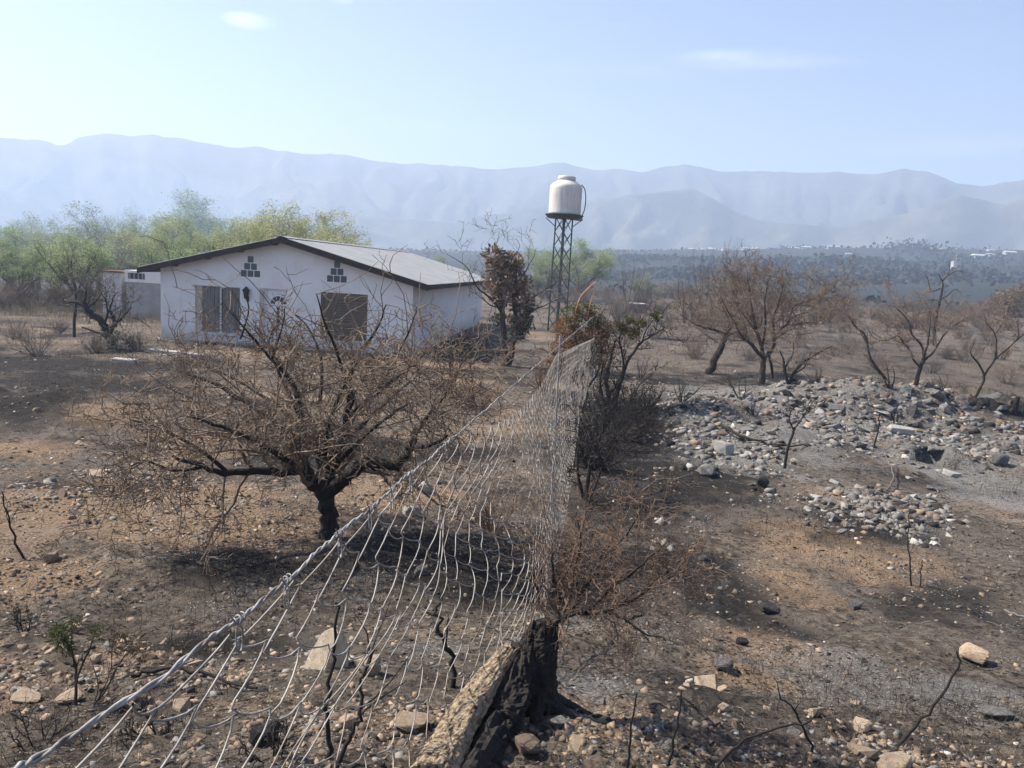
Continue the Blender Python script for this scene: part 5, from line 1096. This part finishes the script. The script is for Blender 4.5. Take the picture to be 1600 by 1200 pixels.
def d3(X, Y): return np.clip(.35 + fbm(X / .8, Y / .8, 4, 99) * 1.5, .02, 1)
tag(link('charcoal_bits', scatter('charcoal_bits', 13000, 2.3, 30, .005, .026, [.14, .10, .14, .12, .50], 6, d3), gm), 'bits of charcoal and ash strewn over the burnt soil', 'charcoal', kind='stuff')
zc = [blob(1330, 650, 300, 45), blob(1380, 785, 110, 38), blob(1120, 675, 110, 50), blob(1500, 655, 160, 45)]
def d2(X, Y): return (np.hypot(X - PIT[0], Y - PIT[1]) > .75) * np.clip(blobs([(*b, 1.) for b in zc], X, Y) * 1.5 + fbm(X / 1., Y / 1., 3, 93) * .8 - .35, 0, 1)
tag(link('rubble_chips', scatter('rubble_chips', 7500, 8, 34, .014, .085, [.55, .03, .15, .09, .18], 4, d2), gm), 'small grey rubble filling the stone banks on the right', 'rubble', kind='stuff')

# ------------------------------------------------------------------ burnt stump, split log and the shrub on them
SB_ = (838, 1108); Bs = G(*SB_); ds = depth(Bs)
def knobbly(path, radii, sides, seed, amp, name, mat, parent, origin, rough_top=0):
    R_ = random.Random(seed); NR = 64; sides *= 2; X, rd = resample(path, radii, NR, R_, 0); me = tubes([(X, rd, sides)], origin, name); me.polygons.foreach_set('use_smooth', [False] * len(me.polygons))
    V = np.empty(len(me.vertices) * 3, np.float32); me.vertices.foreach_get('co', V); V = V.reshape(-1, 3)
    Cn = np.repeat(np.array(X) - np.array(origin), sides, 0); d = V - Cn
    th = np.tile(np.arange(sides), NR) * (22. / sides); s = np.repeat(np.arange(NR), sides) * (26. / NR)
    k = 1 + amp * 2 * fbm(th * .9 + 7 * seed, s * .22, 3, seed) + amp * 1.0 * fbm(th * 2.6, s * .5, 3, seed + 3) + amp * .9 * np.abs(noise2(th * 3.1, s * 1.6, seed + 5)) + amp * 1.1 * noise2(th * 5., s * 3.4, seed + 6)
    V = Cn + d * k[:, None]
    if rough_top:
        ax = np.array(X[-1]) - np.array(X[-2]); ax /= np.linalg.norm(ax); top = s >= 24.2
        V[top] += ax * (rough_top * fbm(th[top] * 1.1, s[top] * 0., 2, seed + 8))[:, None]
    me.vertices.foreach_set('co', V.astype(np.float32).ravel()); bm = bmesh.new(); bm.from_mesh(me); bm.verts.ensure_lookup_table()
    try:
        bm.faces.new([bm.verts[(NR - 1) * sides + i] for i in range(sides)]); bm.faces.new([bm.verts[i] for i in range(sides)][::-1])
    except Exception: pass
    bmesh.ops.recalc_face_normals(bm, faces=bm.faces[:]); bm.to_mesh(me); bm.free(); me.update()
    return link(name, me, mat, parent)
stp = empty('burnt_stump', Bs); tag(stp, 'black burnt tree stump beside the wire fence with twigs sprouting from its top', 'stump')
topS = P(852, 984, ds)
knobbly([Bs + [0, 0, -.1], Bs + [0, 0, .02], P(845, 1050, ds), P(850, 1000, ds), topS], [.105, .095, .066, .062, .055], 22, 3, .13, 'trunk', BLACK, stp, Bs, .14)
knobbly([P(815, 1112, ds - .05) + [0, 0, -.05], P(820, 1060, ds - .05), P(826, 1010, ds), P(836, 980, ds)], [.07, .058, .045, .022], 16, 5, .16, 'trunk_splinter', BLACK, stp, Bs, .1)
for k, (a, l_) in enumerate(((.3, .3), (-.6, .25), (-1.6, .28), (2.6, .2))):
    e = Bs + [math.cos(a) * l_, math.sin(a) * l_ * .8, 0]; e[2] = zg(e[0], e[1]) - .02
    knobbly([Bs + [0, 0, .06], (Bs + e) / 2 + [0, 0, .03], e], [.05, .032, .012], 10, 30 + k, .15, 'root', BLACK, stp, Bs)
# twiggy shrub sprouting at the stump
sps = [dict(c=5, t0=.15, a=(25, 70), cl=.26, rr=.5, rm=.002), dict(n=5, w=.26, u=.04, c=5.5, t0=.1, a=(30, 75), cl=.15, rr=.6, rm=.0018, s=4, taper=.5), dict(n=4, w=.3, u=.02, c=4.0, t0=.1, a=(35, 80), cl=.075, rr=.7, rm=.0016, s=3, taper=.5), dict(n=3, w=.3, u=0, c=1.8, a=(40, 80), cl=.035, rr=.8, rm=.0014, s=3), dict(n=2, w=.2, s=3)]
S0 = (858, 982)
R = random.Random(71); out = {'trunk': [], 'crown': [], 'tips': []}; dS = ds
for pl, rr, k in [([(856, 985), (868, 970), (885, 960), (915, 958), (945, 955), (975, 965), (1000, 962)], [.020, .016, .011, .005], 11), ([(868, 970), (872, 940), (866, 905), (862, 870), (868, 835)], [.013, .010, .006, .003], 8), ([(885, 960), (905, 930), (925, 900), (940, 865), (955, 840)], [.013, .009, .005], 10), ([(915, 958), (950, 925), (985, 895), (1015, 870), (1040, 850)], [.011, .007, .004], 10), ([(945, 955), (985, 940), (1020, 910), (1045, 895)], [.009, .006, .003], 8), ([(858, 975), (845, 945), (838, 915), (836, 890)], [.009, .004], 4), ([(905, 930), (900, 890), (908, 850), (900, 800)], [.009, .004], 7), ([(940, 868), (975, 840), (1000, 800), (1010, 770)], [.007, .004, .003], 6), ([(975, 965), (1000, 985), (1040, 1000)], [.006, .003], 3)]:
    pts = [tuple(P(x, y, dS + .10 * i * R.uniform(-1, 1))) for i, (x, y) in enumerate(pl)]; n = len(pts) * 3
    X, rd = resample(pts, rr, n, R, .004); out['trunk'].append((X, rd, 6)); spawn(R, X, rd, polyd(X), .5, 0, sps, out, k)
sh = empty('stump_shrub', topS); tag(sh, 'reddish twiggy shrub leaning right out of the burnt stump', 'shrub')
link('stems', tubes(out['trunk'], topS), BARK, sh); link('twigs', tubes(out['crown'], topS), TWIG2, sh)
# split log
logm = mk('pale_split_log', [(.38, (.06, .04, .028)), (.47, (.30, .22, .145)), (.64, (.54, .44, .31))], 38, .95, 60, 1.0, .03)
la_, lb_ = G(672, 1245), P(800, 1012, ds - .02); lg = empty('split_log', la_); tag(lg, 'rough tan split log sloping up against the burnt stump', 'log')
mid1 = G(735, 1150)
knobbly([la_ + [0, 0, .05], mid1 + [-.02, 0, .10], lb_], [.085, .074, .062, .035], 30, 9, .07, 'log_body', logm, lg, la_, .1)
knobbly([la_ + [.1, .02, -.02], mid1 + [.10, 0, .0], P(800, 1090, ds - .22), P(812, 1020, ds)], [.085, .085, .07, .04], 18, 12, .2, 'black_shade_side', BLACK, lg, la_, .1)  # the log's shadowed side modelled as a black body

# ------------------------------------------------------------------ seedlings, stalks and sticks
def stick(name, pts, r0, r1, mat, label, cat, group=None, seed=1, kids=None):
    R_ = random.Random(seed); X, rd = resample(pts, [r0, r1], len(pts) * 4, R_, r0 * .6); out = {'trunk': [(X, rd, 6)], 'crown': [], 'tips': []}
    if kids: spawn(R_, X, rd, polyd(X), .3, 0, [dict(t0=.35, a=(25, 55), cl=kids[1], rr=.6), dict(n=4, w=.15, u=.05, s=4)], out, kids[0])
    o = link(name, tubes(out['trunk'] + out['crown'], X[0]), mat); o.location = X[0]; tag(o, label, cat, group); return o
def up(px, py, pts, dz=0):
    b_ = G(px, py); d = depth(b_); return [b_ - np.array([0, 0, .03])] + [P(x, y, d + dz) for x, y in pts]
stick('charred_stalk', up(1424, 916, [(1422, 880), (1418, 845), (1421, 800)]), .010, .004, BLACK, 'tall thin black stalk alone on the right slope', 'stalk', seed=1)
stick('charred_stalk', up(1438, 918, [(1440, 895), (1442, 873)]), .008, .004, BLACK, 'short black stalk just right of the tall thin one', 'stalk', seed=2, kids=(3, .12))
stick('charred_stalk', up(978, 1200, [(985, 1150), (996, 1080)]), .006, .003, BLACK, 'thin black stalk at the lower edge right of the stump', 'stalk', seed=3)
stick('charred_stalk', up(1043, 1200, [(1055, 1140), (1066, 1080)]), .006, .003, BLACK, 'straight black stalk at the lower edge among tan stones', 'stalk', seed=4)
stick('charred_stalk', up(1276, 1178, [(1262, 1150), (1240, 1110), (1220, 1090)]), .007, .003, BLACK, 'black stalk leaning left across the arched twig', 'stalk', seed=5, kids=(3, .1))
stick('fallen_twig', up(1105, 1215, [(1150, 1165), (1210, 1140), (1255, 1130), (1285, 1108)], 0), .006, .003, BLACK, 'long arched black twig at the lower edge', 'twig', seed=6)
stick('charred_stalk', up(1392, 1168, [(1440, 1125), (1475, 1080), (1496, 1040), (1494, 1020)]), .009, .004, BLACK, 'black twig slanting up to the right over pale ash', 'twig', seed=7, kids=(1, .1))
stick('charred_stalk', up(36, 873, [(22, 840), (10, 800), (2, 765)]), .012, .004, BLACK, 'leaning black stem at the left edge on the tan bank', 'stalk', seed=8, kids=(5, .22))
stick('charred_stalk', up(514, 1192, [(513, 1130), (515, 1075), (522, 1000), (530, 940)]), .011, .005, BLACK, 'straight black stem behind the mesh, left of the forked one', 'stalk', seed=9)
stick('charred_stalk', up(512, 1215, [(545, 1160), (560, 1120), (566, 1060), (585, 1015)]), .010, .005, BLACK, 'forked dark stem behind the mesh beside the boulders', 'stalk', seed=10, kids=(4, .25))
stick('charred_stalk', up(712, 1072, [(706, 1030), (690, 995), (682, 960), (690, 930)]), .016, .006, BLACK, 'crooked charred stem seen through the mesh left of the log', 'stalk', seed=11, kids=(4, .14))
stick('charred_stalk', up(1366, 700, [(1370, 680), (1374, 650)]), .02, .012, BLACK, 'thin burnt stake upright in the rubble bank', 'stalk', seed=12)
stick('fallen_branch', [G(1125, 672) + [0, 0, .12], G(1165, 692) + [0, 0, .1], G(1225, 700) + [0, 0, .05], G(1265, 698) + [0, 0, .03]], .035, .01, BLACK, 'black fallen branch lying over the ashy rubble heap', 'branch', seed=13, kids=(3, .4))
stick('fallen_branch', [G(205, 1064) + [0, 0, .03], G(270, 1058) + [0, 0, .04], G(340, 1068) + [0, 0, .03], G(400, 1078) + [0, 0, .02]], .012, .006, BLACK, 'thin dark branch lying on soil behind the carrying wire', 'branch', seed=14, kids=(3, .15))
stick('fallen_branch', [G(1000, 775) + [0, 0, .05], G(1040, 760) + [0, 0, .12], G(1085, 765) + [0, 0, .04]], .02, .008, TWIGG, 'grey crooked branch on the ground below the bush shadow', 'branch', seed=15, kids=(4, .3))
stick('fallen_branch', [G(1385, 770) + [0, 0, .04], G(1395, 750) + [0, 0, .1], G(1376, 725) + [0, 0, .3]], .014, .006, TWIGG, 'pale dead branch above the stone patch', 'branch', seed=16, kids=(5, .3))
stick('fallen_branch', [G(1570, 955) + [0, 0, .03], G(1600, 970) + [0, 0, .03], G(1640, 985) + [0, 0, .02]], .012, .008, mk('ashen_wood', [(.3, (.09, .085, .08)), (.6, (.15, .145, .14))], 8, .9, 30, .2), 'pale ashen stick at the right edge', 'branch', seed=17)
for i, (px, py, h, r) in enumerate(((1585, 648, 28, .07), (1603, 648, 55, .1))):
    b_ = G(px, py); d = depth(b_); hh = h / ppm(b_); o = empty('charred_post', b_); tag(o, ('short charred post stub near the right edge', 'dark wooden post cut by the right edge')[i], 'post')
    knobbly([b_ - np.array([0, 0, .2]), b_ + [0, 0, hh * .5], b_ + [.02, 0, hh]], [r, r * .9, r * .8], 10, 60 + i, .1, 'post_shaft', (BLACK, mk('dark_green_post', [(.3, (.018, .03, .024)), (.6, (.04, .05, .042))], 5, .9, 30, .4))[i], o, b_, .05)
b_ = G(707, 546); o = empty('charred_stub', b_); tag(o, 'squat charred stub beside the house side wall', 'stump'); knobbly([b_ - np.array([0, 0, .1]), b_ + [0, 0, .25], b_ + [0, 0, .42]], [.15, .14, .13], 12, 70, .12, 'stub', BLACK, o, b_, .04)
# green seedling near the lower left
sd = G(118, 1105); d = depth(sd); R = random.Random(81); out = {'trunk': [], 'crown': [], 'tips': []}
for pl, rr in (([(118, 1105), (119, 1070), (118, 1040), (105, 1010), (98, 985)], [.009, .006, .003]), ([(119, 1070), (125, 1045), (140, 1015), (150, 985)], [.006, .003]), ([(118, 1045), (112, 1015), (112, 975)], [.005, .002]), ([(122, 1120), (160, 1085), (185, 1040), (205, 1015)], [.006, .003]), ([(122, 1120), (152, 1090), (148, 1050), (141, 1030)], [.005, .002]), ([(130, 1125), (170, 1060), (175, 1010)], [.004, .002])):
    X, rd = resample([tuple(P(x, y, d + (.05 * i if pl[0][0] > 119 else .02 * i))) for i, (x, y) in enumerate(pl)], rr, 12, R, .002); out['trunk'].append((X, rd, 5)); spawn(R, X, rd, polyd(X), .2, 0, [dict(t0=.4, a=(20, 50), cl=.07, rr=.6, rm=.0012), dict(n=3, w=.15, u=.05, s=3)], out, 6)
t = empty('seedling', sd); tag(t, 'dark green narrow-leaved seedling on charred stems at the lower left', 'plant')
link('stems', tubes(out['trunk'] + out['crown'], sd), BARK, t)
clump(t, sd, [(92, 1000, d, .05), (98, 985, d, .05), (103, 1012, d, .05), (85, 990, d, .045), (150, 985, d + .05, .04), (147, 998, d, .035), (112, 975, d, .04)], 520, .020, mk('seedling_leaf', [(.3, (.03, .04, .015)), (.6, (.075, .085, .03))], 3, .7, 30, 0, trans=.3, attr='tint'), 'leaves', 15, .13)
clump(t, sd, [(205, 1005, d + .2, .07), (185, 1010, d + .2, .06), (180, 990, d + .2, .06), (220, 1020, d + .2, .05)], 360, .020, mk('dull_seedling_leaf', [(.3, (.035, .03, .018)), (.6, (.09, .065, .035))], 3, .8, 30, 0, trans=.3, attr='tint'), 'leaves', 16, .13)
for i, (px, py) in enumerate(((62, 1165), (35, 990), (250, 1150), (430, 1190))):
    scrub('charred_sprig', (px, py), .10, .22, 5, (BLACK, MATS['charred_twig']), ('charred sprig low at the left edge below the seedling', 'little black sprig at the left edge above the seedling', 'black sprig under the carrying wire near the lower edge', 'black sprig behind the mesh at the lower edge')[i], 'sprig', seed=120 + i, thick=.004)
# slabs lying before the house
slab_m = mk('pale_slab', [(.3, (.25, .24, .22)), (.6, (.40, .38, .35))], 4, .9, 30, .3, .01)
for i, (px, py, w, dp, lab) in enumerate(((258, 551, 1.1, .3, 'long pale slab lying before the left corner of the house'), (195, 565, .7, .3, 'short pale slab lying apart to the left of the house corner'), (300, 556, .8, .25, 'pale slab lying right of the long one before the window'))):
    b_ = G(px, py); o = boxes('pale_slab', [(-w / 2, w / 2, -dp / 2, dp / 2, -.05, .09)], slab_m, None, .02); o.location = b_; o.rotation_euler = (0, .03, .08 * (i - 1)); tag(o, lab, 'slab')

# ------------------------------------------------------------------ litter and stubble
r = np.random.default_rng(12); n = 9000
a_ = r.uniform(-.66, .66, n); rr = np.exp(r.uniform(math.log(2.3), math.log(32), n)); X = rr * np.sin(a_); Y = rr * np.cos(a_); th = r.uniform(0, 6.28, n); Ls = r.uniform(.02, .11, n) * (rr / 6) ** .6
polys = []; Z0 = height(X, Y); X1 = X + np.cos(th) * Ls; Y1 = Y + np.sin(th) * Ls; Z1 = height(X1, Y1)
dk = r.uniform(0, 1, n)
PA = [([(X[i], Y[i], Z0[i] + .006), ((X[i] + X1[i]) / 2 + .004, (Y[i] + Y1[i]) / 2, (Z0[i] + Z1[i]) / 2 + .014), (X1[i], Y1[i], Z1[i] + .008)], [.0016 * (rr[i] / 4) ** .6] * 3, 3) for i in range(n)]
tag(link('charred_litter', tubes([q for q, k in zip(PA, dk) if k < .75]), BLACK), 'charred twig litter on the ground', 'litter', kind='stuff')
tag(link('pale_litter', tubes([q for q, k in zip(PA, dk) if k >= .75]), mk('straw_litter', [(.3, (.12, .10, .08)), (.6, (.24, .20, .16))], 3, .9, 30, 0)), 'dry pale twigs and straw strewn on the ground', 'litter', kind='stuff')
n = 15000; a_ = r.uniform(-.66, .66, n * 3); rr = np.exp(r.uniform(math.log(2.5), math.log(60), n * 3)); X = rr * np.sin(a_); Y = rr * np.cos(a_)
kp = r.uniform(0, 1, n * 3) < np.clip(fbm(X / 2.2, Y / 2.2, 3, 95) * 1.5 - .1 + .25 * (rr > 24), 0, 1); X, Y, rr = X[kp][:n], Y[kp][:n], rr[kp][:n]; n = len(X); Z0 = height(X, Y)
hs = r.uniform(.03, .10, n) * (rr / 6) ** .5
PG = [([(X[i], Y[i], Z0[i] - .01), (X[i] + r.normal(0, .012), Y[i] + r.normal(0, .012), Z0[i] + hs[i] * .5), (X[i] + r.normal(0, .03), Y[i] + r.normal(0, .03), Z0[i] + hs[i])], [.0018 * (rr[i] / 5) ** .6, .0016 * (rr[i] / 5) ** .6, .0005], 3) for i in range(n)]
nb_ = int(n * .75)
tag(link('burnt_stubble', tubes(PG[:nb_]), MATS['charred_twig']), 'burnt grass stubble in dark tufts', 'grass', kind='stuff'); tag(link('dry_stubble', tubes(PG[nb_:]), MATS['straw_litter']), 'dry straw coloured grass stubble', 'grass', kind='stuff')
# tan grass strip before the wood
n = 3200; X = r.uniform(-30, -11, n); Y = r.uniform(36, 44, n); Z0 = height(X, Y); hs = r.uniform(.15, .5, n)
PG = [([(X[i], Y[i], Z0[i] - .01), (X[i] + r.normal(0, .05), Y[i], Z0[i] + hs[i] * .6), (X[i] + r.normal(0, .12), Y[i], Z0[i] + hs[i])], [.012, .01, .002], 3) for i in range(n)]
tag(link('dry_grass', tubes(PG), mk('dry_grass_blade', [(.3, (.15, .12, .075)), (.6, (.27, .22, .14))], .5, .9, 30, 0)), 'tan dry grass strip before the willow wood', 'grass', kind='stuff')
